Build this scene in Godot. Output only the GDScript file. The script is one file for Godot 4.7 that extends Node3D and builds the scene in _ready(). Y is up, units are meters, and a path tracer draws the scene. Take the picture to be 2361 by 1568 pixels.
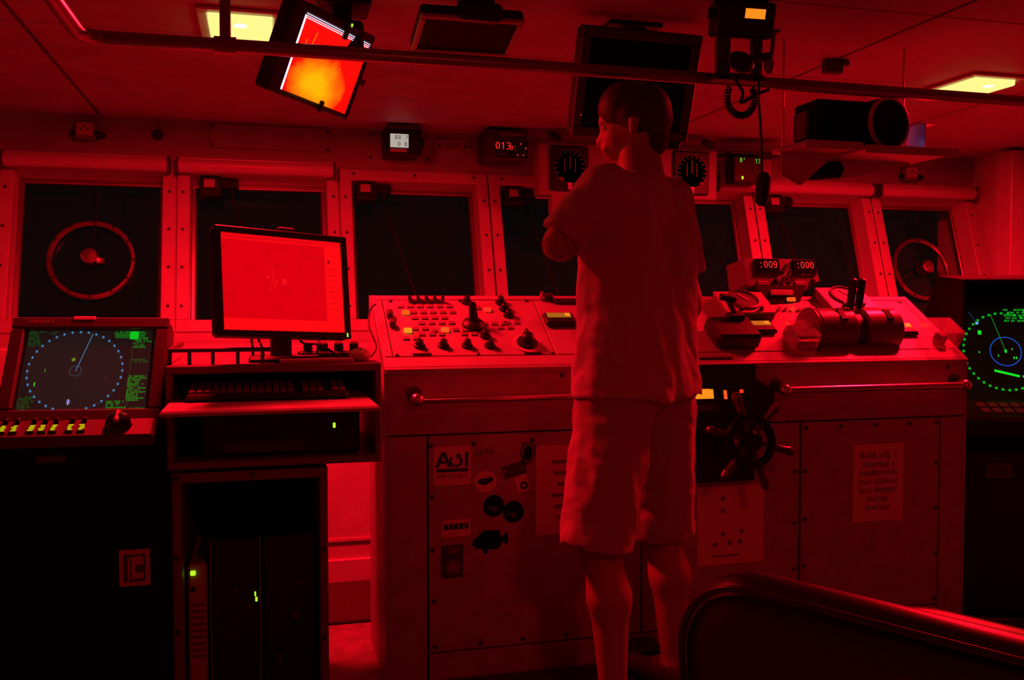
extends Node3D
# A ship's bridge at night under red lamps. x runs along the window wall, y is up, the camera stands at x = 0, z = 0 and the windows lie towards -z.

const CEIL := 2.07            # ceiling height
const FRONT := 2.85           # distance of the console's front face
const SEAMS := [-1.16, -0.39, 0.38, 1.15, 1.92, 2.69, 3.46, 4.2]

var M := {}
var used := {}
var shared := {}
var PANEL := Transform3D()     # the sloping console top: x along the console, y up the slope, z out of it
var RAKE := Transform3D()      # the leaning window plane
var font: SystemFont
var serif: SystemFont
var mono: SystemFont


class MB:
	var v := PackedVector3Array()
	var n := PackedVector3Array()
	var uv := PackedVector2Array()

	func tri(a: Vector3, b: Vector3, c: Vector3, na: Vector3, nb: Vector3, nc: Vector3) -> void:
		v.append_array([a, c, b])
		n.append_array([na, nc, nb])
		uv.append_array([Vector2(a.x, -a.y), Vector2(c.x, -c.y), Vector2(b.x, -b.y)])

	func flat(a: Vector3, b: Vector3, c: Vector3) -> void:
		var m := (b - a).cross(c - a)
		if m.length_squared() > 1e-18:
			m = m.normalized()
			tri(a, b, c, m, m, m)

	func quad(a: Vector3, b: Vector3, c: Vector3, d: Vector3) -> void:
		flat(a, b, c)
		flat(a, c, d)

	func box(c: Vector3, s: Vector3, bevel := 0.0, xf := Transform3D()) -> MB:
		var h := s * 0.5
		var b := minf(bevel, minf(h.x, minf(h.y, h.z)) * 0.98)
		var g := func(x: float, y: float, z: float) -> Vector3: return xf * (c + Vector3(x, y, z))
		if b <= 0.0:
			var p := []
			for i in 8:
				p.append(g.call(h.x * (1 if i & 1 else -1), h.y * (1 if i & 2 else -1), h.z * (1 if i & 4 else -1)))
			quad(p[4], p[5], p[7], p[6])
			quad(p[1], p[0], p[2], p[3])
			quad(p[5], p[1], p[3], p[7])
			quad(p[0], p[4], p[6], p[2])
			quad(p[6], p[7], p[3], p[2])
			quad(p[0], p[1], p[5], p[4])
			return self
		var i3 := h - Vector3(b, b, b)
		# faces
		for ax in 3:
			var u := (ax + 1) % 3
			var w := (ax + 2) % 3
			for sg in [-1.0, 1.0]:
				var q := []
				for k in [[-1, -1], [1, -1], [1, 1], [-1, 1]]:
					var o := Vector3()
					o[ax] = h[ax] * sg
					o[u] = i3[u] * k[0]
					o[w] = i3[w] * k[1]
					q.append(xf * (c + o))
				if sg > 0:
					quad(q[0], q[1], q[2], q[3])
				else:
					quad(q[3], q[2], q[1], q[0])
		# edges
		for ax in 3:
			var u := (ax + 1) % 3
			var w := (ax + 2) % 3
			for su in [-1.0, 1.0]:
				for sw in [-1.0, 1.0]:
					var a := Vector3()
					a[ax] = -i3[ax]
					a[u] = h[u] * su
					a[w] = i3[w] * sw
					var d := Vector3()
					d[ax] = -i3[ax]
					d[u] = i3[u] * su
					d[w] = h[w] * sw
					var a2 := a
					a2[ax] = i3[ax]
					var d2 := d
					d2[ax] = i3[ax]
					if su * sw > 0:
						quad(xf * (c + a), xf * (c + d), xf * (c + d2), xf * (c + a2))
						v.resize(v.size() - 6); n.resize(n.size() - 6); uv.resize(uv.size() - 6)
						quad(xf * (c + a2), xf * (c + a), xf * (c + d), xf * (c + d2))
						_fix(c, xf)
					else:
						quad(xf * (c + d2), xf * (c + d), xf * (c + a), xf * (c + a2))
						_fix(c, xf)
		for sx in [-1.0, 1.0]:
			for sy in [-1.0, 1.0]:
				for sz in [-1.0, 1.0]:
					var e := Vector3(sx, sy, sz)
					flat(xf * (c + Vector3(h.x, i3.y, i3.z) * e), xf * (c + Vector3(i3.x, h.y, i3.z) * e), xf * (c + Vector3(i3.x, i3.y, h.z) * e))
					_fix(c, xf, 3)
		return self

	func _fix(c: Vector3, xf: Transform3D, count := 6) -> void:   # turn the last faces outwards
		var at := v.size() - count
		for k in range(at, v.size(), 3):
			var mid := (v[k] + v[k + 1] + v[k + 2]) / 3.0
			if n[k].dot(mid - xf * c) < 0.0:
				var t := v[k + 1]
				v[k + 1] = v[k + 2]
				v[k + 2] = t
				for j in 3:
					n[k + j] = -n[k + j]

	func lathe(prof: Array, xf := Transform3D(), seg := 20, from := 0.0, to := TAU) -> MB:   # prof: Vector2(radius, height), upwards
		for k in prof.size() - 1:
			var p: Vector2 = prof[k]
			var q: Vector2 = prof[k + 1]
			var d := q - p
			var nn := Vector2(d.y, -d.x).normalized()
			for i in seg:
				var t0 := from + (to - from) * i / seg
				var t1 := from + (to - from) * (i + 1) / seg
				var e0 := Vector3(cos(t0), 0, -sin(t0))
				var e1 := Vector3(cos(t1), 0, -sin(t1))
				var n0 := (xf.basis * (e0 * nn.x + Vector3.UP * nn.y)).normalized()
				var n1 := (xf.basis * (e1 * nn.x + Vector3.UP * nn.y)).normalized()
				var a := xf * (e0 * p.x + Vector3.UP * p.y)
				var b := xf * (e1 * p.x + Vector3.UP * p.y)
				var cc := xf * (e1 * q.x + Vector3.UP * q.y)
				var dd := xf * (e0 * q.x + Vector3.UP * q.y)
				if p.x > 1e-6:
					tri(a, b, cc, n0, n1, n1)
				if q.x > 1e-6:
					tri(a, cc, dd, n0, n1, n0)
		return self

	func cyl(p: Vector3, q: Vector3, r0: float, r1 := -1.0, seg := 16, bevel := 0.0) -> MB:
		if r1 < 0.0:
			r1 = r0
		var h := p.distance_to(q)
		var pr := [Vector2(0, 0), Vector2(r0, 0), Vector2(r1, h), Vector2(0, h)]
		if bevel > 0.0:
			pr = [Vector2(0, 0), Vector2(r0 - bevel, 0), Vector2(r0, bevel), Vector2(r1, h - bevel), Vector2(r1 - bevel, h), Vector2(0, h)]
		return lathe(pr, MB.along(p, q), seg)

	static func along(p: Vector3, q: Vector3) -> Transform3D:
		var y := (q - p).normalized()
		var x := y.cross(Vector3.FORWARD if absf(y.z) < 0.9 else Vector3.RIGHT).normalized()
		return Transform3D(Basis(x, y, x.cross(y)), p)

	func cable(pts: Array, r: float) -> MB:   # a smooth curve through the points
		var out := []
		for i in pts.size() - 1:
			var a: Vector3 = pts[maxi(i - 1, 0)]
			var d: Vector3 = pts[mini(i + 2, pts.size() - 1)]
			for k in 6:
				out.append((pts[i] as Vector3).cubic_interpolate(pts[i + 1], a, d, k / 6.0))
		out.append(pts[-1])
		return tube(out, r, 7)

	func tube(pts: Array, r: float, seg := 10, caps := true) -> MB:
		var rings := []
		var side := Vector3.UP
		for i in pts.size():
			var t: Vector3 = ((pts[mini(i + 1, pts.size() - 1)] as Vector3) - (pts[maxi(i - 1, 0)] as Vector3)).normalized()
			var s := side - t * side.dot(t)
			if s.length() < 0.05:
				s = Vector3.RIGHT - t * t.x
			s = s.normalized()
			side = s
			var w := t.cross(s)
			var ring := []
			for k in seg:
				var a := TAU * k / seg
				ring.append(s * cos(a) + w * sin(a))
			rings.append(ring)
		for i in pts.size() - 1:
			for k in seg:
				var k2 := (k + 1) % seg
				var a: Vector3 = rings[i][k]
				var b: Vector3 = rings[i][k2]
				var cc: Vector3 = rings[i + 1][k2]
				var d: Vector3 = rings[i + 1][k]
				tri(pts[i] + a * r, pts[i] + b * r, pts[i + 1] + cc * r, a, b, cc)
				tri(pts[i] + a * r, pts[i + 1] + cc * r, pts[i + 1] + d * r, a, cc, d)
		if caps:
			for k in seg:
				var k2 := (k + 1) % seg
				flat(pts[0], pts[0] + rings[0][k2] * r, pts[0] + rings[0][k] * r)
				flat(pts[-1], pts[-1] + rings[-1][k] * r, pts[-1] + rings[-1][k2] * r)
		return self

	func prism(poly: Array, depth: float, xf := Transform3D()) -> MB:   # polygon in x,y, pushed from z = 0 to z = depth
		var p2 := PackedVector2Array(poly)
		if not Geometry2D.is_polygon_clockwise(p2):
			pass
		else:
			p2.reverse()
		var t := Geometry2D.triangulate_polygon(p2)
		for k in range(0, t.size(), 3):
			var a := p2[t[k]]
			var b := p2[t[k + 1]]
			var cc := p2[t[k + 2]]
			if (b - a).cross(cc - a) < 0.0:
				var s := b
				b = cc
				cc = s
			flat(xf * Vector3(a.x, a.y, depth), xf * Vector3(b.x, b.y, depth), xf * Vector3(cc.x, cc.y, depth))
			flat(xf * Vector3(a.x, a.y, 0), xf * Vector3(cc.x, cc.y, 0), xf * Vector3(b.x, b.y, 0))
		for k in p2.size():
			var a := p2[k]
			var b := p2[(k + 1) % p2.size()]
			quad(xf * Vector3(a.x, a.y, 0), xf * Vector3(b.x, b.y, 0), xf * Vector3(b.x, b.y, depth), xf * Vector3(a.x, a.y, depth))
		return self

	func ball(c: Vector3, r: Vector3, seg := 16, rows := 10, xf := Transform3D()) -> MB:
		for i in rows:
			var a0 := PI * i / rows - PI / 2
			var a1 := PI * (i + 1) / rows - PI / 2
			for k in seg:
				var b0 := TAU * k / seg
				var b1 := TAU * (k + 1) / seg
				var e := []
				for ab in [[a0, b0], [a0, b1], [a1, b1], [a1, b0]]:
					e.append(Vector3(cos(ab[0]) * cos(ab[1]), sin(ab[0]), -cos(ab[0]) * sin(ab[1])))
				var nn := []
				var pp := []
				for q in e:
					nn.append((xf.basis * (q / r)).normalized())
					pp.append(xf * (c + q * r))
				if i > 0:
					tri(pp[0], pp[1], pp[2], nn[0], nn[1], nn[2])
				if i < rows - 1:
					tri(pp[0], pp[2], pp[3], nn[0], nn[2], nn[3])
		return self

	func frame(w: float, h: float, t: float, d: float, xf := Transform3D(), bevel := 0.0) -> MB:   # flat rectangular ring, outer w x h, bars t wide, z from 0 to d
		box(Vector3(0, h / 2 - t / 2, d / 2), Vector3(w, t, d), bevel, xf)
		box(Vector3(0, -h / 2 + t / 2, d / 2), Vector3(w, t, d), bevel, xf)
		box(Vector3(-w / 2 + t / 2, 0, d / 2), Vector3(t, h - 2 * t, d), bevel, xf)
		box(Vector3(w / 2 - t / 2, 0, d / 2), Vector3(t, h - 2 * t, d), bevel, xf)
		return self

	func mesh(xf := Transform3D()) -> ArrayMesh:
		var vv := v
		var nn := n
		if xf != Transform3D():
			vv = xf * v
			nn = PackedVector3Array()
			nn.resize(n.size())
			var nb := xf.basis.inverse().transposed()
			for k in n.size():
				nn[k] = (nb * n[k]).normalized()
		var a := []
		a.resize(Mesh.ARRAY_MAX)
		a[Mesh.ARRAY_VERTEX] = vv
		a[Mesh.ARRAY_NORMAL] = nn
		a[Mesh.ARRAY_TEX_UV] = uv
		var m := ArrayMesh.new()
		m.add_surface_from_arrays(Mesh.PRIMITIVE_TRIANGLES, a)
		return m


# ---------------------------------------------------------------- helpers
func V(x: float, y: float, w: float) -> Vector3:   # w: distance from the camera towards the windows
	return Vector3(x, y, -w)


func euler(y: float, x: float, z: float) -> Basis:
	return Basis.from_euler(Vector3(deg_to_rad(x), deg_to_rad(y), deg_to_rad(z)), EULER_ORDER_YXZ)


func numbered(called: String) -> String:
	used[called] = used.get(called, -1) + 1
	return called if used[called] == 0 else "%s_%03d" % [called, used[called]]


func tag(o: Node, label: String, category: String, group := "", kind := "") -> Node:
	if label:
		o.set_meta("label", label)
	if category:
		o.set_meta("category", category)
	if group:
		o.set_meta("group", group)
	if kind:
		o.set_meta("kind", kind)
	return o


func thing(called: String, label: String, category: String, at := Transform3D(), group := "") -> Node3D:
	var o := Node3D.new()
	o.name = numbered(called)
	add_child(o)
	o.transform = at
	tag(o, label, category, group)
	return o


func at(p: Vector3, b := Basis()) -> Transform3D:
	return Transform3D(b, p)


func put(mb: MB, called: String, m: Material, parent: Node, label := "") -> MeshInstance3D:   # mb in the parent's own axes
	return put_mesh(mb.mesh(), called, m, parent, Transform3D(), label)


func put_mesh(me: Mesh, called: String, m: Material, parent: Node, xf := Transform3D(), label := "") -> MeshInstance3D:
	var o := MeshInstance3D.new()
	o.name = numbered(called) if parent == self else called
	o.mesh = me
	o.material_override = m
	parent.add_child(o, true)
	o.transform = xf
	if label:
		o.set_meta("label", label)
	return o


func put_w(mb: MB, called: String, m: Material, parent: Node, label := "") -> MeshInstance3D:   # mb in world axes
	var inv: Transform3D = parent.global_transform.affine_inverse()
	return put_mesh(mb.mesh(inv), called, m, parent, Transform3D(), label)


func struct(mb: MB, called: String, m: Material) -> MeshInstance3D:
	var o := put(mb, called, m, self)
	o.set_meta("kind", "structure")
	return o


func text(s: String, size: float, m: Material, parent: Node, xf: Transform3D, called := "lettering", f: Font = null, bold := false) -> MeshInstance3D:
	var t := TextMesh.new()
	t.text = s
	t.font = f if f else font
	t.font_size = 64
	t.pixel_size = size / 46.0
	t.depth = 0.0006
	t.curve_step = 2.0
	return put_mesh(t, called, m, parent, xf)


func mat(called: String, lin: Color, rough := 0.6, metal := 0.0) -> StandardMaterial3D:
	var m := StandardMaterial3D.new()
	m.resource_name = called
	m.albedo_color = lin.linear_to_srgb()
	m.roughness = rough
	m.metallic = metal
	M[called] = m
	return m


func glow(called: String, lin: Color, energy := 1.0) -> StandardMaterial3D:
	var m := mat(called, Color(0.02, 0.02, 0.02), 0.4)
	m.emission_enabled = true
	m.emission = lin.linear_to_srgb()
	m.emission_energy_multiplier = energy
	return m


func picture(called: String, im: Image, energy := 1.0) -> StandardMaterial3D:
	var m := mat(called, Color(0.01, 0.01, 0.01), 0.35)
	m.emission_enabled = true
	m.emission = Color.BLACK
	m.emission_texture = ImageTexture.create_from_image(im)
	m.emission_energy_multiplier = energy
	return m


func grain(m: StandardMaterial3D, scale: float, lo: float, hi: float, rlo: float, rhi: float, seed_ := 1) -> void:   # mottled paint: tone and gloss vary a little
	var nz := FastNoiseLite.new()
	nz.seed = seed_
	nz.frequency = 0.02
	nz.fractal_octaves = 5
	var a := Image.create(256, 256, false, Image.FORMAT_RGB8)
	var r := Image.create(256, 256, false, Image.FORMAT_RGB8)
	var im := nz.get_seamless_image(256, 256)
	for y in 256:
		for x in 256:
			var k := im.get_pixel(x, y).r
			var c := lerpf(lo, hi, k)
			a.set_pixel(x, y, Color(c, c, c))
			var q := lerpf(rlo, rhi, k)
			r.set_pixel(x, y, Color(q, q, q))
	m.albedo_texture = ImageTexture.create_from_image(a)
	m.roughness_texture = ImageTexture.create_from_image(r)
	m.roughness = 1.0
	m.uv1_triplanar = true
	m.uv1_world_triplanar = true
	m.uv1_scale = Vector3(scale, scale, scale)


func screw_mesh() -> Mesh:
	if not shared.has("screw"):
		shared.screw = MB.new().lathe([Vector2(0, 0), Vector2(0.0075, 0), Vector2(0.0075, 0.002), Vector2(0.005, 0.004), Vector2(0, 0.0045)], Transform3D(Basis(Vector3.RIGHT, PI / 2), Vector3.ZERO), 10).mesh()
	return shared.screw


func line(im: Image, a: Vector2, b: Vector2, c: Color, w := 1) -> void:
	var steps := int(maxf(absf(b.x - a.x), absf(b.y - a.y))) + 1
	for k in steps + 1:
		var p := a.lerp(b, float(k) / steps)
		im.fill_rect(Rect2i(int(p.x), int(p.y), w, w), c)


func circle(im: Image, o: Vector2, r: float, c: Color, w := 1) -> void:
	var steps := int(r * 7)
	for k in steps:
		var t := TAU * k / steps
		im.fill_rect(Rect2i(int(o.x + cos(t) * r), int(o.y + sin(t) * r), w, w), c)


func scribble(im: Image, r: Rect2i, c: Color, seed_: int, bars := false) -> void:   # lines of small unreadable characters
	var g := RandomNumberGenerator.new()
	g.seed = seed_
	var y := r.position.y
	while y < r.end.y - 6:
		var x := r.position.x
		var stop := r.position.x + int(r.size.x * g.randf_range(0.55, 1.0))
		while x < stop:
			var w := g.randi_range(3, 7)
			if g.randf() > 0.18:
				for q in 3:
					im.fill_rect(Rect2i(x, y + q * 3, w, 2 if bars else 1 + g.randi() % 2), c * g.randf_range(0.6, 1.0))
				im.fill_rect(Rect2i(x, y, 2, 8), c * 0.8)
			x += w + 2
		y += 12


# ---------------------------------------------------------------- the scene
func _ready() -> void:
	camera_and_light()
	materials()
	shell()
	windows()
	ceiling_lamps()
	console()
	console_controls()
	console_instruments()
	console_front()
	radar_left()
	radar_right()
	rack()
	overhead()
	fascia()
	operator_chair()
	person()


func camera_and_light() -> void:
	var cam := Camera3D.new()
	cam.name = "camera"
	add_child(cam)
	cam.fov = 40.06
	cam.near = 0.05
	cam.transform = at(Vector3(0, 1.18, 0), euler(-15.0, -2.2, 0.0))
	cam.current = true
	var e := Environment.new()
	e.background_mode = Environment.BG_COLOR
	e.background_color = Color(0.0018, 0.0018, 0.0017).linear_to_srgb()   # the dark sea outside
	e.tonemap_mode = Environment.TONE_MAPPER_LINEAR
	e.tonemap_exposure = 1.0
	e.sdfgi_enabled = true
	e.ssao_enabled = true
	e.ssil_enabled = true
	var we := WorldEnvironment.new()
	we.name = "environment"
	we.environment = e
	add_child(we)
	for l in [[-0.055, 3.15, 0.19, 0.33, 8.3], [2.775, 3.2, 0.19, 0.28, 11.5], [0.9, -0.35, 0.19, 0.33, 1.6]]:   # two red ceiling lamps over the console and a dimmer one behind the camera
		var a := AreaLight3D.new()
		a.name = "red_lamp"
		a.area_size = Vector2(l[2], l[3])
		a.light_color = Color(1.0, 0.0006, 0.0105).linear_to_srgb()
		a.light_energy = l[4]
		a.area_range = 20.0
		a.area_attenuation = 2.0
		a.shadow_enabled = true
		add_child(a, true)
		a.transform = at(V(l[0], CEIL - 0.036, l[1]), Basis(Vector3.RIGHT, -PI / 2))
	PANEL = Transform3D(Basis(Vector3.RIGHT, Vector3(0, 0.5463, -0.8376), Vector3(0, 0.8376, 0.5463)), V(0, 0.985, FRONT))
	var k := sqrt(1.0 + 0.31 * 0.31)
	RAKE = Transform3D(Basis(Vector3.RIGHT, Vector3(0, 1, -0.31) / k, Vector3(0, 0.31, 1) / k), V(0, 1.05, 4.55))
	font = SystemFont.new()
	font.font_names = PackedStringArray(["Droid Sans"])
	serif = SystemFont.new()
	serif.font_names = PackedStringArray(["Droid Serif"])
	mono = SystemFont.new()
	mono.font_names = PackedStringArray(["Droid Sans Mono"])


func materials() -> void:
	grain(mat("white_paint", Color(0.56, 0.55, 0.55), 0.4), 1.3, 0.9, 1.0, 0.28, 0.45, 3)
	grain(mat("ceiling_paint", Color(0.42, 0.415, 0.42), 0.6), 0.9, 0.88, 1.0, 0.5, 0.75, 4)
	grain(mat("wall_paint", Color(0.33, 0.33, 0.33), 0.6), 1.1, 0.88, 1.0, 0.5, 0.7, 5)
	grain(mat("console_paint", Color(0.42, 0.42, 0.42), 0.5), 2.1, 0.86, 1.0, 0.4, 0.6, 6)
	grain(mat("panel_paint", Color(0.36, 0.36, 0.36), 0.4), 2.0, 0.92, 1.0, 0.3, 0.45, 7)
	grain(mat("carpet", Color(0.06, 0.055, 0.05), 0.95), 6.0, 0.6, 1.0, 0.9, 1.0, 8)
	grain(mat("floor_vinyl", Color(0.3, 0.29, 0.27), 0.6), 2.5, 0.75, 1.0, 0.5, 0.8, 9)
	mat("black_plastic", Color(0.01, 0.01, 0.01), 0.45).metallic_specular = 0.4
	mat("black_gloss", Color(0.008, 0.008, 0.008), 0.12)
	mat("black_matte", Color(0.006, 0.006, 0.006), 0.9).metallic_specular = 0.25
	mat("dark_grey", Color(0.045, 0.045, 0.045), 0.5)
	mat("black_screen", Color(0.005, 0.005, 0.005), 0.45).metallic_specular = 0.22
	mat("radar_grey", Color(0.075, 0.075, 0.075), 0.45)
	mat("charcoal", Color(0.016, 0.016, 0.016), 0.4)
	mat("mid_grey", Color(0.16, 0.16, 0.155), 0.5)
	mat("rack_grey", Color(0.15, 0.15, 0.15), 0.5)
	mat("light_grey", Color(0.42, 0.42, 0.41), 0.45)
	mat("throttle_grey", Color(0.13, 0.13, 0.13), 0.28)
	mat("beige_plastic", Color(0.42, 0.4, 0.34), 0.5)
	mat("white_plastic", Color(0.68, 0.67, 0.64), 0.35)
	mat("paper", Color(0.72, 0.71, 0.68), 0.8)
	mat("ink", Color(0.012, 0.012, 0.012), 0.7)
	mat("chrome", Color(0.6, 0.59, 0.57), 0.24, 1.0)
	mat("steel", Color(0.45, 0.44, 0.43), 0.32, 1.0)
	mat("rail_steel", Color(0.28, 0.275, 0.27), 0.28, 0.9)
	mat("screw", Color(0.05, 0.05, 0.05), 0.4, 0.6)
	mat("gasket", Color(0.02, 0.02, 0.02), 0.7)
	mat("vinyl", Color(0.012, 0.011, 0.011), 0.33)
	mat("seat_vinyl", Color(0.014, 0.013, 0.013), 0.3)
	mat("wood_handle", Color(0.05, 0.03, 0.02), 0.25)
	var pane := mat("pane_glass", Color(0.02, 0.025, 0.025, 0.06), 0.02)
	pane.transparency = BaseMaterial3D.TRANSPARENCY_ALPHA
	pane.albedo_color.a = 0.06
	pane.metallic_specular = 0.28
	var acr := mat("acrylic", Color(0.8, 0.8, 0.8), 0.05)
	acr.transparency = BaseMaterial3D.TRANSPARENCY_ALPHA
	acr.albedo_color.a = 0.07
	glow("lamp_diffuser", Color(1.0, 0.88, 0.26), 1.08)
	glow("lamp_bulb", Color(1.0, 1.0, 0.85), 3.0)
	glow("led_green", Color(0.45, 1.0, 0.02), 1.3)
	glow("led_red", Color(1.0, 0.03, 0.015), 1.0)
	glow("digits_red", Color(1.0, 0.02, 0.02), 1.1)
	glow("digits_green", Color(0.03, 0.75, 0.05), 1.0)
	glow("amber", Color(1.0, 0.27, 0.012), 1.05)
	glow("amber_dim", Color(0.5, 0.17, 0.01), 0.7)
	glow("amber_red", Color(1.0, 0.1, 0.01), 1.0)
	glow("yellow_key", Color(0.55, 0.6, 0.0), 0.9)
	glow("lcd_white", Color(0.55, 0.5, 0.44), 0.8)
	glow("lcd_edge", Color(0.9, 0.75, 1.0), 1.3)
	mat("skin", Color(0.34, 0.22, 0.16), 0.55)
	mat("hair", Color(0.03, 0.02, 0.015), 0.6)
	var sh := mat("shirt_cloth", Color(0.42, 0.42, 0.43), 0.9)
	sh.rim_enabled = true
	sh.rim = 0.2
	var so := mat("shorts_cloth", Color(0.34, 0.33, 0.31), 0.9)
	so.rim_enabled = true
	so.rim = 0.2
	mat("shoe", Color(0.04, 0.04, 0.04), 0.6)


# ---------------------------------------------------------------- room
func shell() -> void:
	var f := MB.new().box(V(1.1, -0.05, 1.75), Vector3(6.6, 0.1, 6.7))
	var fl := struct(f, "floor", M.floor_vinyl)
	put(MB.new().box(V(-0.2, 0.008, 3.69), Vector3(3.0, 0.016, 0.5), 0.006), "carpet_strip", M.carpet, fl)
	put(MB.new().box(V(1.4, 0.006, 2.1), Vector3(3.2, 0.012, 1.44), 0.005), "rubber_mat", M.carpet, fl)
	var c := MB.new().box(V(1.1, CEIL + 0.08, 1.75), Vector3(6.6, 0.12, 6.7))
	var ce := struct(c, "ceiling", M.dark_grey)
	var xs := [-2.1, -0.73, 2.03, 3.11, 4.25]
	var ws := [-1.5, -0.5, 0.5, 1.5, 2.48, 3.27, 4.05, 4.9]
	for i in xs.size() - 1:
		for j in ws.size() - 1:
			var cx: float = (xs[i] + xs[i + 1]) / 2
			var cw: float = (ws[j] + ws[j + 1]) / 2
			put(MB.new().box(V(cx, CEIL + 0.011, cw), Vector3(xs[i + 1] - xs[i] - 0.016, 0.022, ws[j + 1] - ws[j] - 0.007), 0.002), "ceiling_panel", M.ceiling_paint, ce)
	# the window wall: a ledge below, the fascia above, mullions between
	var wf := struct(MB.new().box(V(1.1, 1.97, 4.86), Vector3(6.6, 0.24, 0.12)), "wall_front", M.wall_paint)
	put(MB.new().box(V(1.1, 0.505, 4.3), Vector3(6.6, 1.01, 0.72), 0.006), "window_ledge", M.white_paint, wf)
	put(MB.new().box(V(1.1, 1.03, 4.63), Vector3(6.6, 0.06, 0.16)), "sill_block", M.white_paint, wf)
	put(MB.new().box(V(1.1, 0.19, 3.937), Vector3(6.6, 0.012, 0.012)), "seam_bead", M.white_paint, wf)
	put(MB.new().box(V(1.1, 0.06, 3.932), Vector3(6.6, 0.1, 0.02), 0.004), "skirting_duct", M.white_paint, wf)
	for k in SEAMS.size():
		put(MB.new().box(Vector3(SEAMS[k], 0.42, -0.058), Vector3(0.116, 0.86, 0.1), 0.0, RAKE), "mullion", M.white_paint, wf)
	struct(MB.new().box(V(4.26, 1.03, 1.75), Vector3(0.12, 2.1, 6.7)), "wall_right", M.white_paint)
	struct(MB.new().box(V(-2.05, 1.03, 1.75), Vector3(0.12, 2.1, 6.7)), "wall_left", M.wall_paint)
	struct(MB.new().box(V(1.1, 1.03, -1.5), Vector3(6.6, 2.1, 0.12)), "wall_back", M.wall_paint)
	struct(MB.new().box(V(4.15, 1.0, 4.45), Vector3(0.1, 2.1, 0.12), 0.004), "trim_1", M.white_paint)


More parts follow.
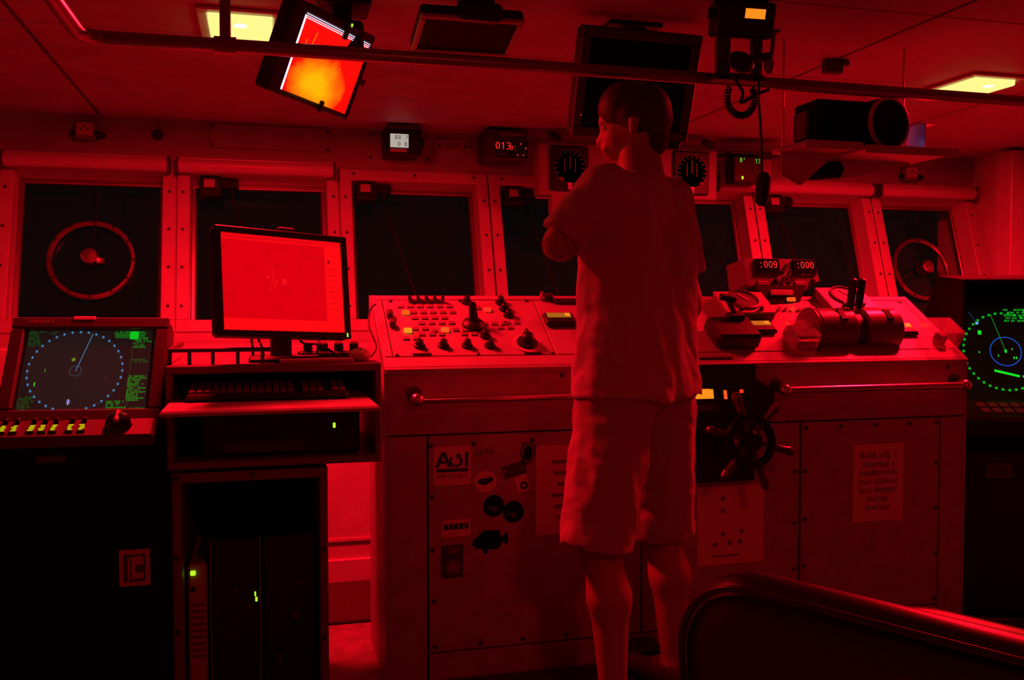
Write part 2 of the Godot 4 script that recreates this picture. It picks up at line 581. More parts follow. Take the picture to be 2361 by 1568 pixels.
func windows() -> void:
	for k in 7:
		var x0: float = SEAMS[k] + 0.004
		var x1: float = SEAMS[k + 1] - 0.004
		if k == 6:
			x1 = 4.17
		var w := x1 - x0
		var cx := (x0 + x1) / 2
		var root := Node3D.new()
		root.name = "window_%d" % (k + 1)
		add_child(root)
		root.set_meta("kind", "structure")
		root.transform = RAKE * at(Vector3(cx, 0.424, 0))
		var h := 0.848
		var fl := 0.058
		var mb := MB.new()
		mb.frame(w, h, fl, 0.012, Transform3D(), 0.004)
		put(mb, "flange", M.white_paint, root)
		var iw := w - 2 * fl
		var ih := h - 2 * fl
		for s in [-1, 1]:
			put(MB.new().box(Vector3(s * (iw / 2 + 0.006), 0, -0.055), Vector3(0.012, ih + 0.02, 0.11)), "jamb", M.white_paint, root)
			put(MB.new().box(Vector3(0, s * (ih / 2 + 0.006), -0.055), Vector3(iw, 0.012, 0.11)), "jamb", M.white_paint, root)
		put(MB.new().frame(iw, ih, 0.022, 0.014, at(Vector3(0, 0, -0.112)), 0.004), "glazing_bead", M.steel, root)
		put(MB.new().frame(iw - 0.044, ih - 0.044, 0.006, 0.006, at(Vector3(0, 0, -0.11))), "gasket", M.gasket, root)
		put(MB.new().box(Vector3(0, 0, -0.116), Vector3(iw, ih, 0.008)), "pane", M.pane_glass, root)
		for s in [-1, 1]:
			for y in [-0.3, -0.11, 0.08, 0.27]:
				put_mesh(screw_mesh(), "screw", M.screw, root, at(Vector3(s * (w / 2 - 0.026), y, 0.012)))
		for x in [-0.31, 0.0, 0.31]:
			put_mesh(screw_mesh(), "screw", M.screw, root, at(Vector3(x, h / 2 - 0.026, 0.012)))
	# roller blind casings above four of the windows
	for b in [[-1.125, -0.425, "roller blind casing above the window with the left spinning disc"], [-0.375, 0.345, "roller blind casing above the window behind the red computer monitor"], [2.44, 3.42, "long roller blind casing above the window left of the last white post"], [3.48, 4.13, "roller blind casing above the window beside the bare side wall"]]:
		var t := thing("roller_blind", b[2], "blind", at(V((b[0] + b[1]) / 2, 1.84, 4.72)), "roller blind casings")
		var ln: float = b[1] - b[0]
		put(MB.new().cyl(Vector3(-ln / 2, 0, 0), Vector3(ln / 2, 0, 0), 0.034, -1, 18), "casing", M.white_paint, t)
		put(MB.new().box(Vector3(0, 0.028, -0.02), Vector3(ln, 0.02, 0.07), 0.004), "top_rail", M.white_paint, t)
		for s in [-1, 1]:
			put(MB.new().box(Vector3(s * (ln / 2 + 0.006), 0, 0), Vector3(0.012, 0.078, 0.08), 0.004), "end_cap", M.dark_grey, t)
	# wiper drives at the top of four windows, with their arms outside the glass
	var wd := [[-0.235, "black wiper motor box in the top corner behind the red monitor", 0.25, 0.13], [0.515, "black wiper motor box in the top corner of the unobstructed middle window", 0.33, 0.46], [1.29, "black wiper motor box in the top corner beside the standing person", 0.3, 0.4], [2.83, "black wiper motor box right of the hanging microphone", 0.2, 0.3]]
	for d in wd:
		var t := thing("wiper_motor", d[1], "wiper motor", RAKE * at(Vector3(d[0], 0.745, -0.02)), "wiper motors of the windows")
		put(MB.new().box(Vector3(0, -0.01, -0.01), Vector3(0.105, 0.1, 0.08), 0.008), "housing", M.black_plastic, t)
		put(MB.new().box(Vector3(-0.005, 0.0, 0.031), Vector3(0.05, 0.042, 0.004), 0.001), "label_plate", M.light_grey, t)
		put(MB.new().box(Vector3(0.09, 0.016, -0.02), Vector3(0.08, 0.045, 0.05), 0.006), "gearbox", M.black_plastic, t)
		put(MB.new().cyl(Vector3(0.1, 0.0, -0.03), Vector3(0.1, 0.0, -0.12), 0.008, -1, 8), "shaft", M.dark_grey, t)
		put(MB.new().cyl(Vector3(0.1, 0.0, -0.12), Vector3(0.1 + d[2] * 0.5, -d[2] - 0.25, -0.12), 0.005, -1, 8), "arm", M.black_plastic, t)
	for c in [[-0.77, "round clear-view screen spinning disc in the leftmost window"], [3.8, "round clear-view screen disc in the window beside the side wall"]]:
		var t := thing("clear_view_screen", c[1], "window disc", RAKE * at(Vector3(c[0], 0.382, -0.1)), "clear-view screens")
		var rx := Transform3D(Basis(Vector3.RIGHT, PI / 2), Vector3.ZERO)
		put(MB.new().lathe([Vector2(0.17, 0), Vector2(0.195, 0), Vector2(0.197, 0.012), Vector2(0.19, 0.022), Vector2(0.178, 0.022), Vector2(0.17, 0.012), Vector2(0.17, 0)], rx, 48), "rim", M.steel, t)
		for a in 12:
			var q := TAU * a / 12.0
			put_mesh(screw_mesh(), "screw", M.screw, t, at(Vector3(cos(q) * 0.184, sin(q) * 0.184, 0.02)))
		put(MB.new().lathe([Vector2(0.036, 0), Vector2(0.038, 0.07), Vector2(0.03, 0.08), Vector2(0, 0.082)], rx, 20), "motor", M.steel, t)
		put(MB.new().box(Vector3(0.04, -0.012, 0.03), Vector3(0.04, 0.03, 0.03), 0.006), "terminal_box", M.steel, t)
		put(MB.new().cable([Vector3(0.01, 0.03, 0.05), Vector3(0.012, 0.1, 0.03), Vector3(0.015, 0.2, 0.02), Vector3(0.02, 0.29, 0.02), Vector3(0.03, 0.35, 0.04)], 0.0035), "cable", M.black_plastic, t)


func ceiling_lamps() -> void:
	for l in [[-0.055, 3.15, 0.19, 0.33, "glowing red ceiling lamp above the radar and computer rack"], [2.775, 3.2, 0.19, 0.28, "glowing red ceiling lamp above the throttle levers near the side wall"], [0.9, -0.35, 0.19, 0.33, "dimmer red ceiling lamp behind the place the view is taken from"]]:
		var t := thing("ceiling_lamp", l[4], "lamp", at(V(l[0], CEIL, l[1])), "red ceiling lamps")
		var flat_ := Transform3D(Basis(Vector3.RIGHT, PI / 2), Vector3.ZERO)
		put(MB.new().frame(l[2] + 0.07, l[3] + 0.07, 0.034, 0.012, flat_, 0.004), "bezel", M.white_paint, t)
		put(MB.new().box(Vector3(0, -0.016, 0), Vector3(l[2], 0.032, l[3]), 0.006), "lamp_diffuser", M.lamp_diffuser, t)
		put(MB.new().ball(Vector3(0.0, -0.028, l[3] * 0.36), Vector3(0.026, 0.0065, 0.03), 14, 8), "lamp_bulb", M.lamp_bulb, t)


# ---------------------------------------------------------------- main console
var con: Node3D

func console() -> void:
	con = thing("bridge_console", "long grey bridge console with sloping control top and panelled front", "console", at(V(1.42, 0, 3.05)))
	# carcass with the sloping top as a side profile
	var prof := [Vector2(-2.866, 0.0), Vector2(-2.866, 0.972), Vector2(-3.195, 1.188), Vector2(-3.24, 1.19), Vector2(-3.24, 0.0)]
	var side := Transform3D(Basis(Vector3(0, 0, 1), Vector3.UP, Vector3(-1, 0, 0)), Vector3(2.476, 0, 0))
	put_w(MB.new().prism(prof, 2.112, side), "carcass", M.dark_grey, con)
	# side cheeks
	var cheek := [Vector2(-2.85, 0.0), Vector2(-2.85, 0.985), Vector2(-3.195, 1.21), Vector2(-3.25, 1.21), Vector2(-3.25, 0.0)]
	for x in [0.37, 2.482]:
		put_w(MB.new().prism(cheek, 0.012, Transform3D(side.basis, Vector3(x, 0, 0))), "side_cheek", M.console_paint, con)
	# front panels with open joints between them
	for r in [[0.37, 2.47, 0.776, 0.972, "front_rail"], [0.37, 0.489, 0.0, 0.77, "front_panel"], [0.496, 1.206, 0.088, 0.77, "front_panel"], [1.213, 1.796, 0.088, 0.77, "front_panel"], [1.806, 2.368, 0.088, 0.77, "front_panel"], [2.375, 2.47, 0.0, 0.77, "front_panel"], [0.496, 2.368, 0.0, 0.082, "front_panel"]]:
		put_w(MB.new().box(V((r[0] + r[1]) / 2, (r[2] + r[3]) / 2, 2.858), Vector3(r[1] - r[0], r[3] - r[2], 0.016), 0.002), r[4], M.console_paint, con)
	var sc := [[0.502, 0.74], [0.639, 0.742], [0.83, 0.745], [1.02, 0.748], [0.506, 0.58], [0.506, 0.413], [0.51, 0.251], [0.514, 0.105], [0.66, 0.105], [0.8, 0.105], [0.946, 0.105], [1.08, 0.105], [1.82, 0.75], [1.96, 0.752], [2.1, 0.752], [2.24, 0.752], [2.355, 0.752], [1.819, 0.599], [1.819, 0.43], [1.819, 0.267], [1.819, 0.11], [2.356, 0.605], [2.357, 0.442], [2.357, 0.275], [2.357, 0.11], [2.09, 0.11], [1.78, 0.6], [1.78, 0.42], [1.78, 0.26], [0.93, 0.952], [2.4, 0.952]]
	for s in sc:
		put_mesh(screw_mesh(), "screw", M.screw, con, con.global_transform.affine_inverse() * at(V(s[0], s[1], 2.85)))
	# the sloping top: a border and two control plates
	var pt: Transform3D = con.global_transform.affine_inverse() * PANEL
	put(MB.new().box(Vector3(1.42, 0.028, -0.006), Vector3(2.124, 0.056, 0.014), 0.004, pt).box(Vector3(1.42, 0.398, -0.006), Vector3(2.124, 0.03, 0.014), 0.004, pt), "top_border", M.panel_paint, con)
	put(MB.new().box(Vector3(0.375, 0.22, -0.006), Vector3(0.034, 0.326, 0.014), 0.003, pt), "top_border", M.panel_paint, con)
	put(MB.new().box(Vector3(2.466, 0.22, -0.006), Vector3(0.034, 0.326, 0.014), 0.003, pt), "top_border", M.panel_paint, con)
	put(MB.new().box(Vector3(0.66, 0.22, -0.006), Vector3(0.53, 0.322, 0.012), 0.002, pt), "control_plate", M.panel_paint, con)
	put(MB.new().box(Vector3(1.15, 0.22, -0.006), Vector3(0.444, 0.322, 0.012), 0.002, pt), "control_plate", M.panel_paint, con)
	put(MB.new().box(Vector3(1.912, 0.22, -0.006), Vector3(1.072, 0.322, 0.012), 0.002, pt), "control_plate", M.panel_paint, con)
	put(MB.new().box(V(1.42, 0.974, 2.853), Vector3(2.124, 0.024, 0.026), 0.006, con.global_transform.affine_inverse()), "front_lip", M.panel_paint, con)
	for s in [[0.406, 0.063], [0.666, 0.063], [0.915, 0.063], [0.42, 0.375], [0.66, 0.378], [0.9, 0.378], [1.4, 0.07], [1.9, 0.065], [2.43, 0.07], [2.43, 0.37]]:
		put_mesh(screw_mesh(), "screw", M.screw, con, pt * at(Vector3(s[0], s[1], 0.0)))
	# grab rails along the front
	for g in [[0.45, 1.16, "chrome grab rail on the console front above the stickers"], [1.70, 2.425, "bright chrome grab rail right of the steering wheel"]]:
		var r := thing("grab_rail", g[2], "handrail", at(V((g[0] + g[1]) / 2, 0.89, 2.79)), "console grab rails")
		var hl: float = (g[1] - g[0]) / 2
		put(MB.new().cyl(Vector3(-hl, 0, 0), Vector3(hl, 0, 0), 0.0125, -1, 16), "bar", M.chrome, r)
		for s in [-1, 1]:
			put(MB.new().ball(Vector3(s * hl, 0, 0), Vector3(0.022, 0.022, 0.022), 16, 10), "end_ball", M.chrome, r)
			put(MB.new().cyl(Vector3(s * hl, 0.005, -0.02), Vector3(s * hl, 0.012, -0.06), 0.011, -1, 12).cyl(Vector3(s * hl, 0.012, -0.052), Vector3(s * hl, 0.012, -0.06), 0.024, -1, 16), "standoff", M.dark_grey, r)


func key_mesh(w: float, d: float, h: float) -> Mesh:
	var id := "key%f%f%f" % [w, d, h]
	if not shared.has(id):
		shared[id] = MB.new().box(Vector3(0, 0, h / 2), Vector3(w, d, h), 0.0025).mesh()
	return shared[id]


func knob_mesh() -> Mesh:
	if not shared.has("knob"):
		shared.knob = MB.new().lathe([Vector2(0, 0), Vector2(0.019, 0), Vector2(0.018, 0.006), Vector2(0.013, 0.008), Vector2(0.012, 0.022), Vector2(0.009, 0.025), Vector2(0, 0.025)], Transform3D(Basis(Vector3.RIGHT, PI / 2), Vector3.ZERO), 14).box(Vector3(0, 0.01, 0.025), Vector3(0.003, 0.016, 0.002)).mesh()
	return shared.knob


func console_controls() -> void:
	var pt: Transform3D = con.global_transform.affine_inverse() * PANEL
	# rows of square push buttons
	var rows := [[0.342, 0.45, 6], [0.306, 0.489, 5], [0.272, 0.489, 4], [0.241, 0.508, 4], [0.208, 0.481, 2], [0.196, 0.545, 1], [0.2, 0.615, 3], [0.176, 0.5, 2], [0.176, 0.565, 1], [0.154, 0.446, 2], [0.176, 0.64, 2], [0.235, 0.72, 3], [0.21, 0.77, 2], [0.24, 0.8, 2], [0.33, 0.715, 1]]
	for r in rows:
		for k in r[2]:
			put_mesh(key_mesh(0.024, 0.02, 0.0045), "push_button", M.mid_grey, con, pt * at(Vector3(r[1] + k * 0.0335, r[0], 0)))
	# lit buttons
	for b in [[0.463, 0.3, "amber_red"], [0.457, 0.195, "amber"], [0.58, 0.197, "amber_red"], [0.747, 0.317, "led_red"]]:
		put_mesh(key_mesh(0.026, 0.022, 0.009), "lit_button", M[b[2]], con, pt * at(Vector3(b[0], b[1], 0)), "glowing push button")
	# fuse strip along the back
	put(MB.new().box(Vector3(0.542, 0.372, 0.006), Vector3(0.125, 0.016, 0.012), 0.003, pt), "fuse_strip", M.mid_grey, con)
	for k in 5:
		put(MB.new().cyl(pt * Vector3(0.485 + k * 0.0285, 0.372, 0.01), pt * Vector3(0.485 + k * 0.0285, 0.372, 0.024), 0.006, -1, 8), "fuse_cap", M.black_plastic, con)
	# rotary knobs
	for k in [[0.483, 0.112], [0.56, 0.11], [0.638, 0.109], [0.713, 0.107], [0.709, 0.161], [0.683, 0.367], [0.803, 0.364], [0.808, 0.323], [0.815, 0.283]]:
		put_mesh(knob_mesh(), "rotary_knob", M.black_plastic, con, pt * at(Vector3(k[0], k[1], 0)))
	var big := Transform3D(Basis(Vector3.RIGHT, PI / 2), Vector3(0.841, 0.119, 0))
	put(MB.new().lathe([Vector2(0, 0), Vector2(0.036, 0), Vector2(0.034, 0.01), Vector2(0.022, 0.014), Vector2(0.02, 0.034), Vector2(0.014, 0.04), Vector2(0, 0.04)], pt * big, 20).box(Vector3(0.841, 0.14, 0.03), Vector3(0.012, 0.03, 0.02), 0.004, pt), "large_knob", M.black_plastic, con)
	put(MB.new().lathe([Vector2(0, 0), Vector2(0.05, 0), Vector2(0.05, 0.003), Vector2(0, 0.003)], pt * big, 24), "knob_dial", M.light_grey, con)
	# engraved name strips
	for s in [[0.485, 0.064, 0.06], [0.848, 0.061, 0.06], [1.48, 0.018, 0.124]]:
		put(MB.new().box(Vector3(s[0], s[1], 0.003), Vector3(s[2], 0.012, 0.003), 0.001, pt), "name_strip", M.black_plastic, con)
	for s in [[0.41, 0.227], [0.407, 0.28]]:
		put(MB.new().box(Vector3(s[0], s[1], 0.012), Vector3(0.02, 0.03, 0.024), 0.004, pt), "toggle_switch", M.dark_grey, con)
	# the joystick lever
	put(MB.new().lathe([Vector2(0, 0), Vector2(0.038, 0), Vector2(0.036, 0.012), Vector2(0.024, 0.022), Vector2(0.012, 0.026), Vector2(0, 0.026)], pt * Transform3D(Basis(Vector3.RIGHT, PI / 2), Vector3(0.68, 0.225, 0)), 20), "joystick_boot", M.black_plastic, con)
	put(MB.new().cyl(pt * Vector3(0.68, 0.225, 0.02), pt * Vector3(0.672, 0.255, 0.075), 0.017, 0.012, 14, 0.003), "joystick_grip", M.black_gloss, con)
	# lit meters sunk in the top
	for o in [[0.985, 0.245, 0.085], [1.725, 0.19, 0.09], [2.31, 0.17, 0.08]]:
		var root := put(MB.new().box(Vector3(o[0], o[1], 0.01), Vector3(o[2] + 0.03, 0.075, 0.02), 0.01, pt), "meter_case", M.black_plastic, con, "black meter case with an amber window")
		put(MB.new().box(Vector3(o[0], o[1] + 0.012, 0.0205), Vector3(o[2], 0.026, 0.003), 0.001, pt), "meter_light", M.amber_dim, root)
		put(MB.new().box(Vector3(o[0] + o[2] * 0.36, o[1] + 0.014, 0.022), Vector3(o[2] * 0.2, 0.016, 0.003), 0.001, pt), "meter_bulb", M.amber, root)
	for s in [[1.06, 0.375, 0.14], [1.06, 0.36, 0.12]]:
		put(MB.new().box(Vector3(s[0], s[1], 0.006), Vector3(s[2], 0.008, 0.012), 0.002, pt), "slide_bar", M.dark_grey, con)
	put(MB.new().cyl(pt * Vector3(0.955, 0.385, 0), pt * Vector3(0.955, 0.385, 0.035), 0.008, 0.006, 10), "toggle_switch", M.chrome, con)
	put(MB.new().box(Vector3(0.985, 0.388, 0.012), Vector3(0.035, 0.02, 0.024), 0.006, pt), "toggle_switch", M.dark_grey, con)
	# indicator lamps in a row
	for k in 7:
		var x := 1.84 + k * 0.028
		put(MB.new().cyl(pt * Vector3(x, 0.318 - k * 0.001, 0), pt * Vector3(x, 0.318 - k * 0.001, 0.014), 0.008, 0.006, 10), "indicator_lamp", M.led_red if k in [0, 3, 5] else M.chrome, con)
	# round bezel by the operator's place
	put(MB.new().lathe([Vector2(0.075, 0), Vector2(0.11, 0), Vector2(0.108, 0.018), Vector2(0.09, 0.03), Vector2(0.078, 0.02), Vector2(0.075, 0)], pt * Transform3D(Basis(Vector3.RIGHT, PI / 2), Vector3(1.17, 0.19, 0)), 28), "dial_ring", M.black_plastic, con)


func console_instruments() -> void:
	# two plates with round dials standing up from the slope
	for d in [[1.715, 0.315, "tilted round dial plate in front of the twin digital readouts"], [2.16, 0.345, "tilted round dial plate behind the throttle levers"]]:
		var t := thing("dial_plate", d[2], "instrument", PANEL * at(Vector3(d[0], d[1], 0.03)), "round dial plates")
		put(MB.new().box(Vector3(0, 0, -0.015), Vector3(0.2, 0.14, 0.03), 0.006), "base", M.mid_grey, t)
		put(MB.new().box(Vector3(0, 0, 0.004), Vector3(0.2, 0.145, 0.008), 0.003), "plate", M.panel_paint, t)
		var rx := Transform3D(Basis(Vector3.RIGHT, PI / 2), Vector3(0.0, 0.01, 0.008))
		put(MB.new().lathe([Vector2(0, 0.004), Vector2(0.05, 0.004), Vector2(0.05, 0), Vector2(0.062, 0), Vector2(0.062, 0.008), Vector2(0.054, 0.01), Vector2(0.05, 0.004)], rx, 28), "dial", M.dark_grey, t)
		put(MB.new().box(Vector3(0.012, 0.02, 0.014), Vector3(0.004, 0.05, 0.002), 0.0, Transform3D(Basis(Vector3.BACK, 0.5), Vector3.ZERO)), "needle", M.white_plastic, t)
		for s in [-1, 1]:
			put(MB.new().cyl(Vector3(s * 0.04, -0.055, 0.006), Vector3(s * 0.04, -0.055, 0.022), 0.008, -1, 10), "knob", M.black_plastic, t)
	# rudder controller with a black tiller lever
	var r := thing("tiller_unit", "dark tiller controller box with black lever beside the standing person", "controller", PANEL * at(Vector3(1.585, 0.13, 0)))
	put(MB.new().box(Vector3(0, 0, 0.03), Vector3(0.17, 0.13, 0.06), 0.012), "body", M.charcoal, r)
	put(MB.new().box(Vector3(0.02, 0.045, 0.068), Vector3(0.07, 0.03, 0.02), 0.005), "lever_guide", M.black_plastic, r)
	put(MB.new().cyl(Vector3(0.02, 0.05, 0.07), Vector3(0.0, 0.095, 0.11), 0.009, 0.012, 12).cyl(Vector3(-0.03, 0.1, 0.115), Vector3(0.03, 0.092, 0.108), 0.013, -1, 12, 0.004), "lever", M.black_plastic, r)
	# twin digital readouts in a grey case on a black foot
	var b := thing("digital_readout", "grey readout case with two red three-digit displays on a black foot", "readout", at(V(1.93, 1.215, 3.2), euler(6, -12, 0)))
	put(MB.new().prism([Vector2(-0.165, 0.138), Vector2(0.155, 0.138), Vector2(0.172, 0.055), Vector2(0.09, 0.01), Vector2(-0.12, 0.01), Vector2(-0.165, 0.036)], 0.12, at(Vector3(0, 0, -0.1))), "case", M.rack_grey, b)
	for s in [-1, 1]:
		var cx := -0.065 if s < 0 else 0.105
		var w := put(MB.new().box(Vector3(cx, 0.105, 0.023), Vector3(0.11, 0.062, 0.008), 0.003), "display_window", M.black_gloss, b)
		text(":009" if s < 0 else ":000", 0.026, M.digits_red, w, at(Vector3(cx, 0.113, 0.0285)), "display_digits", mono)
		put(MB.new().box(Vector3(cx - 0.03, 0.04, 0.022), Vector3(0.05, 0.018, 0.008), 0.003), "key_row", M.mid_grey, b)
		put(MB.new().box(Vector3(cx + 0.035, 0.05, 0.024), Vector3(0.02, 0.022, 0.012), 0.004), "key", M.black_plastic, b)
	for q in [[0.015, 0.1, 0.7], [0.03, 0.075, 0.7], [0.0, 0.05, 0.6], [0.04, 0.055, 1.0]]:
		put(MB.new().box(Vector3.ZERO, Vector3(0.014, 0.045, 0.005), 0.002, Transform3D(Basis(Vector3.BACK, -q[2]), Vector3(q[0], q[1], 0.022))), "hazard_stripe", M.black_plastic, b)
	put(MB.new().prism([Vector2(-0.15, 0.028), Vector2(0.09, 0.028), Vector2(0.05, -0.035), Vector2(-0.09, -0.04)], 0.12, at(Vector3(0, 0, -0.08))), "foot", M.black_plastic, b)
	put(MB.new().box(Vector3(-0.03, 0.0, 0.042), Vector3(0.1, 0.02, 0.01), 0.003), "foot_button", M.light_grey, b)
	put(MB.new().box(Vector3(0.01, -0.026, 0.042), Vector3(0.04, 0.016, 0.008), 0.003), "foot_light", M.amber_red, b)
	# throttle: a split drum with two black levers
	var t := thing("throttle_unit", "grey throttle drum with two upright black levers", "throttle", at(V(2.075, 1.086, 2.965), Basis().scaled(Vector3.ONE * 0.9)))
	var ax := Basis(Vector3(0, 1, 0), Vector3(1, 0, 0), Vector3(0, 0, -1))
	for s in [[-0.185, -0.02, "drum"], [0.03, 0.19, "drum"]]:
		put(MB.new().cyl(Vector3(s[0], 0, 0), Vector3(s[1], 0, 0), 0.088, -1, 40, 0.006), s[2], M.throttle_grey, t)
		var mid: float = lerpf(s[0], s[1], 0.62)
		put(MB.new().box(Vector3(0, 0.075, 0.0), Vector3(0.034, 0.03, 0.06), 0.004, Transform3D(Basis(Vector3.RIGHT, 0.75), Vector3(mid, 0.0, 0.0))), "scale_window", M.black_gloss, t)
	put(MB.new().cyl(Vector3(-0.02, 0, 0), Vector3(0.03, 0, 0), 0.07, -1, 28), "hub", M.dark_grey, t)
	put(MB.new().box(Vector3(0, -0.075, 0.0), Vector3(0.42, 0.03, 0.2), 0.006, Transform3D(Basis(Vector3.RIGHT, 0.35), Vector3.ZERO)), "base", M.mid_grey, t)
	for s in [[-0.016, 0.0], [0.024, 0.045]]:
		put(MB.new().cyl(Vector3(s[0], 0.06, 0), Vector3(s[0] + 0.012, 0.1, 0), 0.008, -1, 10), "lever_stem", M.steel, t)
		put(MB.new().box(Vector3(0, 0.06, 0), Vector3(0.026, 0.125, 0.034), 0.008, Transform3D(Basis(Vector3.BACK, -0.14), Vector3(s[0] + 0.008, 0.088, 0))), "lever_grip", M.black_plastic, t)
	put(MB.new().box(Vector3(-0.24, -0.03, 0.01), Vector3(0.07, 0.1, 0.13), 0.012).cyl(Vector3(-0.205, 0.0, 0.0), Vector3(-0.186, 0.0, 0.0), 0.092, -1, 36, 0.004), "clutch_box", M.throttle_grey, t)
	# clear acrylic guards
	for a in [[1.83, 0.09, 0.07, "clear acrylic guard box left of the throttle drum"], [2.415, 0.1, 0.1, "clear acrylic guard box at the console's end corner"]]:
		var g := thing("acrylic_guard", a[3], "guard box", PANEL * at(Vector3(a[0], a[1], 0.0)), "clear switch guards")
		var hw: float = a[2] / 2 + 0.01
		put(MB.new().box(Vector3(0, 0, 0.075), Vector3(2 * hw, 0.1, 0.004), 0.001), "lid", M.acrylic, g)
		for s in [-1, 1]:
			put(MB.new().box(Vector3(s * (hw - 0.002), 0, 0.037), Vector3(0.004, 0.1, 0.072), 0.001), "side_pane", M.acrylic, g)
			put(MB.new().box(Vector3(0, s * 0.048, 0.037), Vector3(2 * hw - 0.008, 0.004, 0.072), 0.001), "side_pane", M.acrylic, g)
		put(MB.new().box(Vector3(0.005, -0.005, 0.02), Vector3(0.035, 0.04, 0.04), 0.005), "switch", M.black_plastic, g)


func sheet(called: String, label: String, category: String, x: float, y: float, w: float, h: float, m: Material, group := "", tilt := 0.0) -> Node3D:
	var t := thing(called, label, category, at(V(x, y, 2.8498), Basis(Vector3.BACK, tilt)), group)
	put(MB.new().box(Vector3(0, 0, 0.0006), Vector3(w, h, 0.0012)), "sheet", m, t)
	return t


func disc_sheet(called: String, label: String, x: float, y: float, rx: float, ry: float, m: Material, group := "") -> Node3D:
	var t := thing(called, label, "sticker", at(V(x, y, 2.8498)), group)
	var p := []
	for k in 28:
		p.append(Vector2(cos(TAU * k / 28) * rx, sin(TAU * k / 28) * ry))
	put(MB.new().prism(p, 0.0012), "sheet", m, t)
	return t


func console_front() -> void:
	var g := "stickers on the console front"
	var s := sheet("sticker", "square white sticker with large black letters A and I", "sticker", 0.57, 0.675, 0.117, 0.122, M.paper, g)
	put(MB.new().prism([Vector2(-0.055, -0.004), Vector2(-0.034, 0.044), Vector2(-0.022, 0.044), Vector2(-0.003, -0.004), Vector2(-0.014, -0.004), Vector2(-0.0185, 0.008), Vector2(-0.0385, 0.008), Vector2(-0.0435, -0.004)], 0.0008, at(Vector3(0, 0, 0.0013))), "lettering", M.ink, s)
	put(MB.new().prism([Vector2(-0.035, 0.016), Vector2(-0.0215, 0.016), Vector2(-0.0285, 0.033)], 0.0003, at(Vector3(0, 0, 0.0021))), "lettering", M.paper, s)
	put(MB.new().box(Vector3(0.046, 0.019, 0.0015), Vector3(0.011, 0.046, 0.0008)), "lettering", M.ink, s)
	put(MB.new().lathe([Vector2(0.014, 0), Vector2(0.021, 0), Vector2(0.021, 0.0008), Vector2(0.014, 0.0008), Vector2(0.014, 0)], Transform3D(Basis(Vector3.RIGHT, PI / 2), Vector3(0.012, 0.016, 0.0013)), 16, 2.4, 6.6), "emblem", M.ink, s)
	put(MB.new().box(Vector3(0.02, 0.03, 0.0016), Vector3(0.014, 0.014, 0.0008)).box(Vector3(0.028, 0.012, 0.0016), Vector3(0.01, 0.02, 0.0008)), "emblem", M.ink, s)
	put(MB.new().box(Vector3(0.0, -0.014, 0.0015), Vector3(0.1, 0.011, 0.0008)), "print_bar", M.ink, s)
	text("BAN DIE BAY?", 0.0115, M.ink, s, at(Vector3(0, -0.032, 0.0014)))
	s = sheet("sticker", "small sticker with the handwritten-looking letters GEPA", "sticker", 0.672, 0.712, 0.07, 0.032, M.console_paint, g, 0.08)
	text("GEPA", 0.019, M.ink, s, at(Vector3(0, 0, 0.0014)))
	s = disc_sheet("sticker", "oval pale sticker with a dark blurred emblem", 0.677, 0.62, 0.036, 0.034, M.paper, g)
	put(MB.new().ball(Vector3(-0.006, 0.0, 0.0012), Vector3(0.02, 0.011, 0.0012), 14, 6).ball(Vector3(0.014, 0.006, 0.0012), Vector3(0.012, 0.009, 0.0012), 12, 6), "emblem", M.ink, s)
	s = sheet("sticker", "tilted dark rectangular sticker above the small ring sticker", "sticker", 0.772, 0.653, 0.076, 0.042, M.dark_grey, g, 0.27)
	put(MB.new().cyl(Vector3(-0.03, 0.006, 0.001), Vector3(-0.03, 0.006, 0.0018), 0.005, -1, 10), "print_dot", M.console_paint, s)
	s = thing("sticker", "dark shield-shaped badge sticker at the top by the paper notice", "sticker", at(V(0.815, 0.703, 2.8498), Basis(Vector3.BACK, -0.2)), g)
	put(MB.new().prism([Vector2(-0.024, 0.034), Vector2(0.024, 0.034), Vector2(0.025, -0.006), Vector2(0.012, -0.032), Vector2(0, -0.038), Vector2(-0.012, -0.032), Vector2(-0.025, -0.006)], 0.0012), "sheet", M.dark_grey, s)
	put(MB.new().prism([Vector2(-0.019, 0.029), Vector2(0.019, 0.029), Vector2(0.02, -0.005), Vector2(0, -0.032), Vector2(-0.02, -0.005)], 0.0006, at(Vector3(0, 0, 0.0012))), "border", M.mid_grey, s)
	put(MB.new().ball(Vector3(0, 0.002, 0.0018), Vector3(0.014, 0.024, 0.001), 14, 6), "emblem", M.black_matte, s)
	s = sheet("sticker", "small tilted pale card with a dark ring", "sticker", 0.797, 0.608, 0.042, 0.052, M.paper, g, 0.3)
	put(MB.new().lathe([Vector2(0.006, 0), Vector2(0.013, 0), Vector2(0.013, 0.0008), Vector2(0.006, 0.0008), Vector2(0.006, 0)], Transform3D(Basis(Vector3.RIGHT, PI / 2), Vector3(0.004, -0.008, 0.0012)), 18), "ring", M.ink, s)
	for d in [[0.704, 0.541, "round black sticker left of its twin"], [0.768, 0.519, "round black sticker overlapping its twin's lower right"]]:
		s = disc_sheet("sticker", d[2], d[0], d[1], 0.034, 0.035, M.black_matte, g)
		if d[0] > 0.75:
			s.position.z += 0.0014
		put(MB.new().box(Vector3(-0.004, -0.006, 0.0015), Vector3(0.034, 0.004, 0.0008)).box(Vector3(0.002, -0.014, 0.0015), Vector3(0.016, 0.006, 0.0008)), "print", M.mid_grey, s)
	s = sheet("sticker", "white strip sticker with five dark blocks above the photo card", "sticker", 0.582, 0.477, 0.09, 0.054, M.paper, g, 0.02)
	for k in 5:
		put(MB.new().box(Vector3(-0.033 + k * 0.0165, 0.006, 0.0016), Vector3(0.0135, 0.018, 0.0008)), "print_block", M.ink, s)
